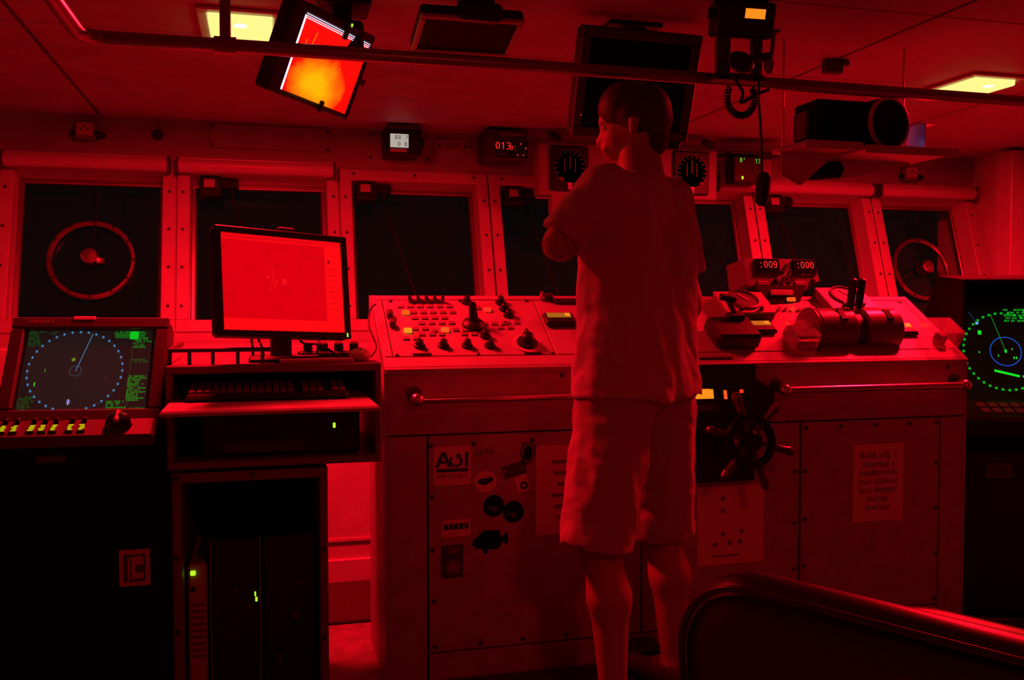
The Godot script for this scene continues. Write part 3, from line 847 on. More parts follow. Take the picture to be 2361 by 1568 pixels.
	s = thing("sticker", "black fish-shaped sticker with fins and tail", "sticker", at(V(0.69, 0.432, 2.8498), Basis(Vector3.BACK, 0.05)), g)
	put(MB.new().prism([Vector2(-0.059, -0.006), Vector2(-0.05, 0.008), Vector2(-0.034, 0.02), Vector2(-0.022, 0.031), Vector2(-0.004, 0.034), Vector2(0.012, 0.029), Vector2(0.022, 0.031), Vector2(0.034, 0.028), Vector2(0.037, 0.012), Vector2(0.04, 0.006), Vector2(0.058, 0.022), Vector2(0.06, 0.004), Vector2(0.059, -0.018), Vector2(0.05, -0.016), Vector2(0.039, -0.006), Vector2(0.036, -0.02), Vector2(0.026, -0.03), Vector2(0.004, -0.03), Vector2(-0.006, -0.026), Vector2(-0.011, -0.042), Vector2(-0.019, -0.042), Vector2(-0.024, -0.026), Vector2(-0.045, -0.02)], 0.0014), "sheet", M.black_matte, s)
	s = sheet("sticker", "dark framed photo card, lowest of the stickers", "sticker", 0.569, 0.373, 0.07, 0.104, M.dark_grey, g)
	put(MB.new().ball(Vector3(0.004, 0.034, 0.001), Vector3(0.02, 0.012, 0.001), 12, 6).ball(Vector3(0.004, -0.02, 0.001), Vector3(0.026, 0.024, 0.0008), 14, 6), "print", M.mid_grey, s)
	put(MB.new().ball(Vector3(0.003, -0.018, 0.0014), Vector3(0.007, 0.012, 0.001), 10, 6), "print", M.console_paint, s)
	# papers
	s = sheet("notice", "large white notice taped behind the standing person", "paper", 0.95, 0.582, 0.215, 0.29, M.paper)
	for k in 6:
		put(MB.new().box(Vector3(0.0, 0.09 - k * 0.036, 0.0015), Vector3(0.11 - (k % 3) * 0.02, 0.011, 0.0006)), "print_line", M.mid_grey, s)
	s = sheet("notice", "white paper headed Bold adj. with a dictionary definition", "paper", 2.113, 0.546, 0.206, 0.276, M.paper)
	var lines := ["Bold adj. 1", "showing a", "readiness to", "take risks or", "face danger;", "daring,", "fearless"]
	for k in 7:
		text(lines[k], 0.0225 if k == 0 else 0.02, M.ink, s, at(Vector3(0.0, 0.098 - k * 0.031, 0.0014)), "lettering", serif)
	s = sheet("notice", "white instruction sheet below the steering wheel", "paper", 1.535, 0.43, 0.25, 0.27, M.paper, "", 0.01)
	for d in [[-0.03, 0.09], [-0.03, 0.05], [-0.03, -0.03], [0.04, -0.025], [-0.06, -0.065], [-0.005, -0.062], [0.035, -0.06]]:
		put(MB.new().cyl(Vector3(d[0], d[1], 0.001), Vector3(d[0], d[1], 0.0018), 0.009, -1, 12), "print_dot", M.mid_grey, s)
	put(MB.new().box(Vector3(-0.02, -0.105, 0.0015), Vector3(0.1, 0.006, 0.0006)), "print_line", M.mid_grey, s)
	# steering stand: black housing and a wheel with six handles
	var b := thing("steering_stand", "black autopilot box with orange display on the console front", "autopilot", at(V(1.46, 0.79, 2.78)))
	put(MB.new().prism([Vector2(-0.14, -0.2), Vector2(0.13, -0.2), Vector2(0.13, -0.02), Vector2(0.2, 0.02), Vector2(0.2, 0.1), Vector2(0.13, 0.14), Vector2(0.13, 0.19), Vector2(-0.14, 0.19)], 0.06, at(Vector3(0, 0, -0.07))), "housing", M.black_plastic, b)
	put(MB.new().box(Vector3(0.0, 0.09, 0.0), Vector3(0.25, 0.14, 0.03), 0.008, Transform3D(Basis(Vector3.RIGHT, -0.25), Vector3(-0.005, 0, 0.0))), "control_face", M.black_plastic, b)
	var fx := Transform3D(Basis(Vector3.RIGHT, -0.25), Vector3(-0.005, 0, 0.0))
	put(MB.new().box(Vector3(-0.062, 0.094, 0.0165), Vector3(0.082, 0.032, 0.003), 0.001, fx), "display_panel", M.amber, b)
	put(MB.new().box(Vector3(-0.05, 0.116, 0.0165), Vector3(0.03, 0.014, 0.003), 0.001, fx), "display_tab", M.amber_red, b)
	put(MB.new().box(Vector3(0.022, 0.09, 0.0165), Vector3(0.012, 0.03, 0.003), 0.001, fx), "indicator_light", M.amber_red, b)
	put(MB.new().box(Vector3(0.06, 0.136, 0.0165), Vector3(0.014, 0.012, 0.003), 0.001, fx), "indicator_light", M.led_red, b)
	put(MB.new().box(Vector3(0.082, 0.1, 0.0165), Vector3(0.014, 0.012, 0.003), 0.001, fx), "indicator_light", M.led_red, b)
	put(MB.new().box(Vector3(-0.06, 0.045, 0.018), Vector3(0.09, 0.02, 0.006), 0.002, fx), "key_row", M.dark_grey, b)
	var w := thing("ship_helm", "small black ship's wheel with six radiating handles", "steering wheel", at(V(1.5, 0.745, 2.66), euler(4, -12, 0)))
	var rz := Transform3D(Basis(Vector3.RIGHT, PI / 2), Vector3.ZERO)
	put(MB.new().lathe([Vector2(0, -0.02), Vector2(0.034, -0.02), Vector2(0.036, 0.012), Vector2(0.02, 0.024), Vector2(0, 0.026)], rz, 20), "hub", M.black_gloss, w)
	put(MB.new().lathe([Vector2(0.068, -0.012), Vector2(0.086, -0.012), Vector2(0.09, 0.0), Vector2(0.086, 0.012), Vector2(0.068, 0.012), Vector2(0.064, 0.0), Vector2(0.068, -0.012)], rz, 32), "rim", M.black_gloss, w)
	put(MB.new().cyl(Vector3(0, 0, -0.015), Vector3(0, 0, -0.13), 0.02, -1, 14), "shaft", M.dark_grey, w)
	var hm := MB.new().cyl(Vector3(0.03, 0, 0), Vector3(0.09, 0, 0), 0.008, -1, 10).lathe([Vector2(0.006, 0.0), Vector2(0.013, 0.012), Vector2(0.012, 0.03), Vector2(0.016, 0.055), Vector2(0.012, 0.072), Vector2(0, 0.078)], Transform3D(Basis(Vector3(0, 1, 0), Vector3(1, 0, 0), Vector3(0, 0, -1)), Vector3(0.086, 0, 0)), 12).mesh()
	for k in 6:
		put_mesh(hm, "spoke_handle", M.wood_handle, w, Transform3D(Basis(Vector3.BACK, deg_to_rad(-16.0 + 60.0 * k)), Vector3.ZERO))
	var pd := thing("foot_switch", "black foot switch box on the floor by the person's feet", "foot switch", at(V(1.16, 0.012, 2.795)))
	put(MB.new().box(Vector3(0, 0.025, 0), Vector3(0.18, 0.05, 0.1), 0.008), "body", M.black_plastic, pd)
	put(MB.new().box(Vector3(0, 0.055, 0.0), Vector3(0.17, 0.01, 0.1), 0.003, Transform3D(Basis(Vector3.RIGHT, 0.08), Vector3.ZERO)), "pedal", M.dark_grey, pd)


# ---------------------------------------------------------------- radars
func radar_left() -> void:
	var b := euler(-3.9, -31.5, -0.4)
	var t := thing("radar_set", "radar set with lit round plan display on a black cabinet, leftmost", "radar", at(V(-0.457, 0.0, 2.71)))
	var f := at(Vector3(0, 0.998, 0), b)   # the tilted face; the screen is 0.32 x 0.254
	put(MB.new().box(Vector3(0.0, 0.004, -0.035), Vector3(0.41, 0.32, 0.07), 0.012, f), "housing", M.radar_grey, t)
	put(MB.new().frame(0.405, 0.315, 0.036, 0.016, f * at(Vector3(0, 0.006, 0.0)), 0.005), "bezel", M.radar_grey, t)
	put(MB.new().box(Vector3(-0.02, 0.158, 0.012), Vector3(0.06, 0.014, 0.012), 0.003, f), "badge_strip", M.white_plastic, t)
	text("FURUNO", 0.012, M.light_grey, t, f * at(Vector3(-0.13, 0.147, 0.0165)))
	var im := Image.create(640, 508, false, Image.FORMAT_RGB8)
	im.fill(Color(0.105, 0.07, 0.07))
	var o := Vector2(265, 250)
	var gr := Color(0.04, 0.72, 0.13)
	scribble(im, Rect2i(545, 6, 92, 110), gr, 1, true)
	scribble(im, Rect2i(440, 4, 100, 44), gr, 2, true)
	im.fill_rect(Rect2i(520, 6, 46, 50), Color(0.02, 0.75, 0.12))
	scribble(im, Rect2i(545, 180, 92, 24), gr * 0.7, 3)
	scribble(im, Rect2i(535, 280, 100, 160), gr, 4, true)
	scribble(im, Rect2i(440, 430, 110, 70), gr, 5, true)
	scribble(im, Rect2i(560, 470, 78, 30), gr * 0.7, 6)
	scribble(im, Rect2i(8, 6, 92, 100), gr * 0.6, 7)
	scribble(im, Rect2i(110, 4, 50, 20), gr * 0.6, 8)
	scribble(im, Rect2i(6, 400, 80, 100), gr * 0.6, 9)
	for y in range(0, 508):
		for x in range(0, 530):
			if Vector2(x, y).distance_to(o) < 236.0:
				im.set_pixel(x, y, Color(0.125, 0.09, 0.09))
	circle(im, o, 238, Color(0.16, 0.24, 0.3), 1)
	circle(im, o, 242, Color(0.13, 0.18, 0.22), 1)
	for k in 36:
		var a := TAU * k / 36.0
		var p := o + Vector2(cos(a), sin(a)) * 238.0
		for q in 3:
			im.fill_rect(Rect2i(int(p.x) - 6, int(p.y) - 7 + q * 5, 11, 3), Color(0.25, 0.55, 0.8))
		im.fill_rect(Rect2i(int(p.x) - 1, int(p.y) - 7, 3, 13), Color(0.3, 0.6, 0.85))
	circle(im, o, 30, Color(0.2, 0.36, 0.42), 2)
	for q in 3:
		line(im, o + Vector2(q, 0), o + Vector2(62 + q, -228), Color(0.25, 0.5, 0.66), 2)
	for q in 4:
		line(im, Vector2(238 + q, 176 + q * 5), Vector2(254 + q, 170 + q * 5), Color(0.55, 0.75, 0.1), 2)
	im.fill_rect(Rect2i(112, 236, 3, 20), Color(0.3, 0.7, 0.15))
	im.fill_rect(Rect2i(70, 316, 5, 24), Color(0.3, 0.9, 0.15))
	im.fill_rect(Rect2i(250, 418, 4, 34), Color(0.8, 0.85, 1.0))
	for q in 4:
		im.fill_rect(Rect2i(242, 424 + q * 6, 20, 2), Color(0.6, 0.6, 0.95))
	im.fill_rect(Rect2i(420, 290, 2, 10), Color(0.2, 0.5, 0.12))
	line(im, Vector2(540, 60), Vector2(540, 500), Color(0.25, 0.45, 0.12), 1)
	var qm := QuadMesh.new()
	qm.size = Vector2(0.32, 0.254)
	put_mesh(qm, "screen", picture("radar_picture", im, 1.0), t, f * at(Vector3(0, 0, 0.003)), "green and blue round plan display")
	# control shelf with lit keys and a roller knob
	var g := at(Vector3(-0.005, 0.868, 0.155), euler(-3.9, -62, 0))
	put(MB.new().box(Vector3(0, 0, -0.018), Vector3(0.39, 0.085, 0.036), 0.008, g), "control_shelf", M.radar_grey, t)
	var rg := RandomNumberGenerator.new()
	rg.seed = 5
	for k in [-0.165, -0.138, -0.098, -0.072, -0.046, -0.008, 0.02]:
		put(MB.new().box(Vector3(k, -0.006, 0.003), Vector3(0.019, 0.03, 0.006), 0.001, g), "lit_key", M.dark_grey, t)
		var kk := MB.new()
		for q in 4:
			kk.box(Vector3(k + rg.randf_range(-0.002, 0.002), -0.016 + q * 0.0065, 0.0065), Vector3(0.014 * rg.randf_range(0.6, 1.0), 0.0032, 0.001), 0.0, g)
		put(kk, "key_light", M.yellow_key, t)
		put(MB.new().box(Vector3(k, 0.028, 0.006), Vector3(0.012, 0.014, 0.012), 0.002, g), "toggle", M.black_plastic, t)
	put(MB.new().lathe([Vector2(0, 0), Vector2(0.034, 0), Vector2(0.031, 0.012), Vector2(0.024, 0.026), Vector2(0.01, 0.034), Vector2(0, 0.035)], g * Transform3D(Basis(Vector3.RIGHT, PI / 2), Vector3(0.105, 0.006, 0)), 22), "tracker_knob", M.black_gloss, t)
	put(MB.new().box(Vector3(0.105, 0.004, 0.03), Vector3(0.012, 0.05, 0.014), 0.005, g * at(Vector3(0.0, 0, 0))), "knob_ridge", M.light_grey, t)
	# cabinet
	put(MB.new().box(Vector3(-0.01, 0.42, -0.04), Vector3(0.42, 0.83, 0.36), 0.01), "cabinet", M.black_matte, t)
	put(MB.new().box(Vector3(-0.01, 0.39, 0.146), Vector3(0.4, 0.72, 0.012), 0.003), "cabinet_door", M.black_matte, t)
	put(MB.new().box(Vector3(-0.06, 0.79, 0.153), Vector3(0.07, 0.018, 0.004), 0.001), "name_plate", M.dark_grey, t)
	var l := put(MB.new().box(Vector3(0.133, 0.5, 0.154), Vector3(0.075, 0.095, 0.006), 0.002), "latch_plate", M.light_grey, t, "grey metal door latch")
	put(MB.new().box(Vector3(0.133, 0.5, 0.158), Vector3(0.052, 0.07, 0.004), 0.001), "latch_recess", M.dark_grey, l)
	put(MB.new().box(Vector3(0.14, 0.502, 0.162), Vector3(0.03, 0.058, 0.006), 0.002).box(Vector3(0.12, 0.5, 0.163), Vector3(0.006, 0.06, 0.01), 0.002), "latch_paddle", M.light_grey, l)
	put(MB.new().cyl(Vector3(0.146, 0.5, 0.163), Vector3(0.146, 0.5, 0.169), 0.011, -1, 16), "lock", M.dark_grey, l)


func radar_right() -> void:
	var t := thing("radar_set", "black hooded radar set with green and blue display at the far side", "radar", at(V(2.86, 0.0, 3.02), euler(-22, 0, 0)))
	# cabinet
	put(MB.new().box(Vector3(0, 0.38, 0.0), Vector3(0.62, 0.76, 0.42), 0.01), "cabinet", M.black_matte, t)
	put(MB.new().box(Vector3(0, 0.33, 0.214), Vector3(0.56, 0.6, 0.012), 0.004), "cabinet_door", M.black_plastic, t)
	var pl := put(MB.new().box(Vector3(-0.14, 0.56, 0.222), Vector3(0.085, 0.055, 0.004), 0.001), "name_plate", M.mid_grey, t, "small framed name plate")
	put(MB.new().box(Vector3(-0.14, 0.56, 0.2245), Vector3(0.075, 0.045, 0.002), 0.0005), "plate_face", M.dark_grey, pl)
	put(MB.new().box(Vector3(0.04, 0.48, 0.221), Vector3(0.14, 0.2, 0.002)), "paper_note", M.paper, t, "white paper note on the cabinet door")
	put(MB.new().box(Vector3(0, 0.72, 0.235), Vector3(0.58, 0.07, 0.06), 0.01), "drawer_front", M.black_plastic, t)
	# keyboard shelf
	var g := at(Vector3(0.0, 0.795, 0.22), euler(0, -72, 0))
	put(MB.new().box(Vector3(0, 0, -0.012), Vector3(0.58, 0.17, 0.024), 0.008, g), "key_shelf", M.dark_grey, t)
	for k in 12:
		put(MB.new().box(Vector3(-0.2 + (k % 6) * 0.04, -0.03 + (k / 6) * 0.05, 0.003), Vector3(0.03, 0.036, 0.006), 0.002, g), "key", M.light_grey, t)
	# tilted screen in a deep hood
	var f := at(Vector3(0.02, 1.0, 0.05), euler(0, -18, 0))
	put(MB.new().box(Vector3(0, -0.03, -0.13), Vector3(0.56, 0.48, 0.24), 0.01, f), "tube_case", M.black_plastic, t)
	var im := Image.create(512, 440, false, Image.FORMAT_RGB8)
	im.fill(Color(0.008, 0.02, 0.012))
	var o := Vector2(172, 190)
	var gr := Color(0.05, 0.9, 0.15)
	for q in 3:
		circle(im, o, 60 + q, Color(0.08, 0.3, 0.75), 2)
	circle(im, o, 165, gr * 0.4, 1)
	for k in 40:
		var a := TAU * k / 40.0
		im.fill_rect(Rect2i(int(o.x + cos(a) * 165) - 5, int(o.y + sin(a) * 165) - 5, 10, 10), gr * 0.75)
	for q in 2:
		line(im, o + Vector2(q, 0), o + Vector2(-46 + q, -160), gr * 0.6, 2)
	im.fill_rect(Rect2i(168, 182, 9, 14), gr)
	for p in [[70, 100, 14, 18], [66, 190, 5, 8], [140, 204, 4, 9], [200, 212, 5, 11], [210, 212, 5, 11], [196, 176, 4, 9]]:
		im.fill_rect(Rect2i(p[0], p[1], p[2], p[3]), gr)
	im.fill_rect(Rect2i(64, 62, 12, 12), Color(0.4, 0.7, 1.0))
	line(im, Vector2(40, 18), Vector2(68, 64), Color(0.1, 0.25, 0.5), 2)
	for q in 12:
		im.fill_rect(Rect2i(120 + q * 8, 268 + q * 2, 9, 10), gr)
	im.fill_rect(Rect2i(228, 292, 12, 9), gr)
	scribble(im, Rect2i(180, 6, 320, 60), gr, 11, true)
	im.fill_rect(Rect2i(260, 6, 200, 22), gr)
	scribble(im, Rect2i(400, 90, 100, 320), gr * 0.8, 12, true)
	var qm := QuadMesh.new()
	qm.size = Vector2(0.48, 0.4125)
	put_mesh(qm, "screen", picture("radar_picture_far", im, 1.0), t, f * at(Vector3(0.0, -0.03, -0.004)), "green and blue radar display")
	put(MB.new().frame(0.56, 0.49, 0.039, 0.014, f * at(Vector3(0, -0.03, -0.008)), 0.004), "bezel", M.black_plastic, t)
	# hood sides and roof
	for s in [-1, 1]:
		put(MB.new().prism([Vector2(-0.25, -0.2), Vector2(0.02, -0.2), Vector2(0.2, 0.08), Vector2(0.2, 0.25), Vector2(-0.1, 0.27), Vector2(-0.25, 0.12)], 0.012, Transform3D(Basis(Vector3(0, 0, 1), Vector3.UP, Vector3(-1, 0, 0)), Vector3(s * 0.285 + 0.026, 1.02, 0.0))), "hood_side", M.black_matte, t)
	put(MB.new().box(Vector3(0, 0.262, 0.045), Vector3(0.58, 0.014, 0.3), 0.004, at(Vector3(0.02, 1.02, 0.0), euler(0, 4, 0))), "hood_roof", M.black_matte, t)
	put(MB.new().box(Vector3(0.02, 1.2, -0.1), Vector3(0.57, 0.17, 0.03), 0.004), "hood_back", M.black_matte, t)
	put(MB.new().box(Vector3(0.02, 0.83, -0.12), Vector3(0.5, 0.14, 0.16), 0.01), "pedestal", M.black_matte, t)


# ---------------------------------------------------------------- computer rack
func rack() -> void:
	var t := thing("computer_rack", "grey two-storey rack holding computers and a keyboard tray", "rack", at(V(0.0, 0, 2.85)))
	var fx := func(x0: float, x1: float, y0: float, y1: float, w0: float, w1: float) -> MB: return MB.new().box(Vector3((x0 + x1) / 2, (y0 + y1) / 2, 2.85 - (w0 + w1) / 2), Vector3(x1 - x0, y1 - y0, w1 - w0), 0.003)
	# upper box
	put(fx.call(-0.247, 0.32, 0.995, 1.017, 2.6, 3.1), "top_board", M.rack_grey, t)
	put(fx.call(-0.247, 0.32, 0.74, 0.76, 2.6, 3.1), "bottom_board", M.rack_grey, t)
	put(fx.call(-0.247, -0.23, 0.76, 0.995, 2.6, 3.1), "side_board", M.rack_grey, t)
	put(fx.call(0.303, 0.32, 0.76, 0.995, 2.6, 3.1), "side_board", M.rack_grey, t)
	put(fx.call(-0.23, 0.2, 0.76, 0.995, 3.08, 3.1), "back_board", M.black_matte, t)
	put(fx.call(0.2, 0.303, 0.86, 0.995, 3.08, 3.1), "back_board", M.black_matte, t)
	put(MB.new().box(Vector3(0.023, 0.917, 0.24), Vector3(0.526, 0.014, 0.52), 0.005), "keyboard_tray", M.white_paint, t, "pale pull-out keyboard tray")
	# lower cabinet
	put(fx.call(-0.238, 0.172, 0.7, 0.728, 2.62, 3.1), "cabinet_rail", M.rack_grey, t)
	put(fx.call(-0.238, -0.214, 0.0, 0.7, 2.62, 3.1), "cabinet_side", M.rack_grey, t)
	put(fx.call(0.15, 0.172, 0.0, 0.7, 2.62, 3.1), "cabinet_side", M.rack_grey, t)
	put(fx.call(-0.214, 0.15, 0.0, 0.03, 2.62, 3.1), "cabinet_floor", M.black_matte, t)
	put(fx.call(-0.214, 0.15, 0.03, 0.7, 3.08, 3.1), "back_board", M.black_matte, t)
	put(fx.call(-0.2, 0.16, 0.728, 0.74, 2.66, 3.08), "spacer", M.black_matte, t)
	for s in [[-0.226, 0.715], [-0.03, 0.716], [-0.226, 0.5], [-0.226, 0.3], [0.161, 0.5], [0.161, 0.25]]:
		put_mesh(screw_mesh(), "screw", M.screw, t, at(Vector3(s[0], s[1], 0.23)))
	# gallery rail round the top board
	put(MB.new().box(Vector3(-0.11, 1.056, 0.2), Vector3(0.27, 0.012, 0.014), 0.003).box(Vector3(-0.24, 1.056, 0.0), Vector3(0.014, 0.012, 0.4), 0.003), "gallery_rail", M.dark_grey, t)
	for x in [-0.24, -0.19, -0.13, -0.065, 0.0]:
		put(MB.new().cyl(Vector3(x, 1.017, 0.2), Vector3(x, 1.052, 0.2), 0.005, -1, 10), "gallery_post", M.dark_grey, t)
	# desktop computer and keyboard inside
	var pc := thing("desktop_computer", "black desktop computer with a green light under the keyboard tray", "computer", at(V(0.05, 0.76, 2.85)))
	put(MB.new().box(Vector3(0, 0.06, 0.0), Vector3(0.43, 0.118, 0.38), 0.006), "case", M.black_plastic, pc)
	put(MB.new().box(Vector3(0, 0.06, 0.192), Vector3(0.42, 0.11, 0.01), 0.004), "front", M.black_plastic, pc)
	put(MB.new().box(Vector3(-0.05, 0.03, 0.2), Vector3(0.22, 0.036, 0.006), 0.002), "disc_drawer", M.dark_grey, pc)
	put(MB.new().box(Vector3(0.143, 0.08, 0.199), Vector3(0.007, 0.014, 0.004), 0.001), "led", M.led_green, pc)
	var kb := thing("keyboard", "dark computer keyboard lying on the pull-out tray", "keyboard", at(V(0.015, 0.934, 2.62)))
	put(MB.new().box(Vector3(0, 0.009, 0), Vector3(0.42, 0.018, 0.15), 0.006, Transform3D(Basis(Vector3.RIGHT, 0.13), Vector3.ZERO)), "body", M.black_plastic, kb)
	var ks := MB.new()
	for r in 5:
		for c in 21:
			if c == 14 or c == 18:
				continue
			ks.box(Vector3(-0.195 + c * 0.0195, 0.021, -0.055 + r * 0.025), Vector3(0.016, 0.008, 0.02), 0.002, Transform3D(Basis(Vector3.RIGHT, 0.13), Vector3.ZERO))
	var ko := put(ks, "keys", M.mid_grey, kb)
	ko.set_meta("kind", "stuff")
	# towers below
	var a := thing("computer_tower", "slim beige computer tower with a yellow-green light", "computer", at(V(-0.18, 0.03, 2.88)), "computers in the lower cabinet")
	put(MB.new().box(Vector3(0, 0.215, 0), Vector3(0.05, 0.43, 0.36), 0.006), "case", M.beige_plastic, a)
	for k in 9:
		put(MB.new().box(Vector3(0, 0.315 - k * 0.018, 0.181), Vector3(0.036, 0.008, 0.004), 0.001), "vent_slot", M.mid_grey, a)
	put(MB.new().box(Vector3(-0.012, 0.405, 0.181), Vector3(0.014, 0.013, 0.006), 0.002), "led", M.led_green, a)
	put(MB.new().cyl(Vector3(-0.012, 0.36, 0.178), Vector3(-0.012, 0.36, 0.185), 0.007, -1, 12), "power_button", M.black_plastic, a)
	var b := thing("computer_tower", "tall black computer tower between the two metal edge strips", "computer", at(V(-0.078, 0.03, 2.87)), "computers in the lower cabinet")
	put(MB.new().box(Vector3(0, 0.25, 0), Vector3(0.13, 0.5, 0.38), 0.006), "case", M.black_plastic, b)
	for s in [-1, 1]:
		put(MB.new().box(Vector3(s * 0.0655, 0.25, 0.19), Vector3(0.004, 0.5, 0.012), 0.001), "edge_strip", M.mid_grey, b)
	put(MB.new().box(Vector3(0.052, 0.34, 0.191), Vector3(0.004, 0.012, 0.004)).box(Vector3(0.055, 0.325, 0.191), Vector3(0.006, 0.012, 0.004)), "led", M.led_green, b)
	for s in [[-0.05, 0.3], [0.035, 0.305], [0.0, 0.355]]:
		put(MB.new().cyl(Vector3(s[0], s[1], 0.189), Vector3(s[0], s[1], 0.195), 0.008, -1, 12), "button", M.dark_grey, b)
	var c := thing("computer_tower", "wide black equipment case with a round knob, next to the gap", "computer", at(V(0.07, 0.03, 2.87)), "computers in the lower cabinet")
	put(MB.new().box(Vector3(0, 0.25, 0), Vector3(0.15, 0.5, 0.36), 0.006), "case", M.black_plastic, c)
	put(MB.new().cyl(Vector3(0.015, 0.27, 0.178), Vector3(0.015, 0.27, 0.195), 0.014, 0.012, 16, 0.002), "knob", M.dark_grey, c)
	put(MB.new().box(Vector3(0.025, 0.36, 0.181), Vector3(0.034, 0.01, 0.004), 0.001), "name_plate", M.dark_grey, c)
	put(MB.new().box(Vector3(-0.03, 0.15, 0.181), Vector3(0.014, 0.03, 0.004), 0.001), "switch", M.dark_grey, c)
	monitor_on_rack()


func monitor_on_rack() -> void:
	var bb := euler(24.1, -9.9, -2.5)
	var t := thing("computer_monitor", "flat computer monitor with a bright red screen on the rack", "monitor", at(V(0.062, 1.017, 2.76)))
	var f := at(Vector3(0, 0.219, 0.05), bb)
	put(MB.new().box(Vector3(0, 0, -0.022), Vector3(0.4, 0.305, 0.04), 0.008, f), "back_shell", M.black_plastic, t)
	put(MB.new().frame(0.4, 0.305, 0.018, 0.014, f * at(Vector3(0, 0, -0.004)), 0.003), "bezel", M.black_plastic, t)
	var im := Image.create(480, 360, false, Image.FORMAT_RGB8)
	im.fill(Color(1.0, 0.03, 0.06))
	im.fill_rect(Rect2i(0, 24, 408, 290), Color(0.87, 0.0, 0.06))
	var nz := FastNoiseLite.new()
	nz.seed = 12
	nz.frequency = 0.012
	for y in range(24, 314):
		for x in 408:
			im.set_pixel(x, y, Color(0.87 + 0.03 * nz.get_noise_2d(x, y), 0.0, 0.06))
	im.fill_rect(Rect2i(0, 0, 480, 22), Color(0.95, 0.03, 0.07))
	im.fill_rect(Rect2i(408, 22, 72, 338), Color(1.0, 0.04, 0.07))
	im.fill_rect(Rect2i(0, 318, 480, 42), Color(1.0, 0.045, 0.07))
	var rg := RandomNumberGenerator.new()
	rg.seed = 3
	for k in 60:
		im.fill_rect(Rect2i(8 + k * 6, 8 + rg.randi() % 6, 3, 4), Color(0.7, 0.01, 0.06))
	line(im, Vector2(192, 110), Vector2(200, 200), Color(0.95, 0.1, 0.12), 2)
	for p in [[170, 152, 12, 10], [186, 170, 6, 10], [232, 160, 18, 22], [206, 166, 6, 20], [176, 200, 14, 4]]:
		im.fill_rect(Rect2i(p[0], p[1], p[2], p[3]), Color(0.95, 0.06, 0.1))
	im.fill_rect(Rect2i(420, 76, 10, 12), Color(0.6, 0.0, 0.05))
	for k in 8:
		im.fill_rect(Rect2i(424, 110 + k * 22, 34, 3), Color(0.85, 0.02, 0.07))
	var qm := QuadMesh.new()
	qm.size = Vector2(0.366, 0.271)
	put_mesh(qm, "screen", picture("chart_picture", im, 1.0), t, f * at(Vector3(0, 0, 0.001)), "bright red chart screen")
	put(MB.new().box(Vector3(0.015, 0.156, -0.006), Vector3(0.05, 0.02, 0.02), 0.004, f), "webcam_clip", M.dark_grey, t)
	put(MB.new().box(Vector3(0.186, -0.142, 0.0105), Vector3(0.004, 0.012, 0.003), 0.001, f), "led", M.led_green, t)
	put(MB.new().box(Vector3(-0.01, 0.07, -0.01), Vector3(0.06, 0.13, 0.025), 0.008).box(Vector3(0, 0.008, 0.0), Vector3(0.2, 0.014, 0.16), 0.006), "stand", M.dark_grey, t)
	# things lying on the rack's top
	var k := thing("power_strip", "black power strip with plugs behind the monitor's foot", "power strip", at(V(0.2, 1.017, 2.82)))
	put(MB.new().box(Vector3(0, 0.012, 0), Vector3(0.2, 0.024, 0.045), 0.006), "body", M.black_plastic, k)
	for i in 4:
		put(MB.new().box(Vector3(-0.07 + i * 0.045, 0.036, 0), Vector3(0.026, 0.03, 0.03), 0.006), "plug", M.black_plastic, k)
	var pp := thing("notepad", "flat white notepad at the front edge of the rack top", "notepad", at(V(0.145, 1.017, 2.66), euler(3, 0, 0)))
	put(MB.new().box(Vector3(0, 0.005, 0), Vector3(0.2, 0.01, 0.08), 0.003), "pages", M.paper, pp)
	put(MB.new().box(Vector3(0, 0.0105, 0), Vector3(0.2, 0.001, 0.08)), "cover", M.paper, pp)
	var ms := thing("computer_mouse", "white computer mouse at the corner beside the console", "mouse", at(V(0.27, 1.017, 2.7)))
	put(MB.new().ball(Vector3(0, 0.016, 0), Vector3(0.032, 0.022, 0.045), 18, 10), "shell", M.white_plastic, ms)
	put(MB.new().ball(Vector3(0, 0.036, 0.018), Vector3(0.003, 0.004, 0.008), 8, 6), "wheel", M.dark_grey, ms)
	var cb := thing("monitor_cables", "black cables hanging behind the red monitor", "cables", at(V(0.06, 1.03, 2.78)))
	for q in [[-0.09, 0.1, -0.085], [-0.07, 0.1, -0.055], [0.05, 0.09, 0.16], [0.1, 0.1, 0.095]]:
		put(MB.new().cable([Vector3(q[0], q[1], -0.02), Vector3(q[0], q[1] - 0.05, -0.03), Vector3((q[0] + q[2]) / 2, 0.03, -0.01), Vector3(q[2], -0.006, 0.0)], 0.004), "cable", M.black_plastic, cb)
	var lp := thing("loose_cable", "thin black cable looping up the console's corner", "cable", at(V(0.34, 1.02, 2.95)))
	put(MB.new().cable([Vector3(-0.02, 0.0, 0.1), Vector3(0.0, 0.03, 0.06), Vector3(-0.015, 0.09, 0.0), Vector3(-0.005, 0.14, -0.06), Vector3(0.02, 0.16, -0.12)], 0.003), "cable", M.black_plastic, lp)


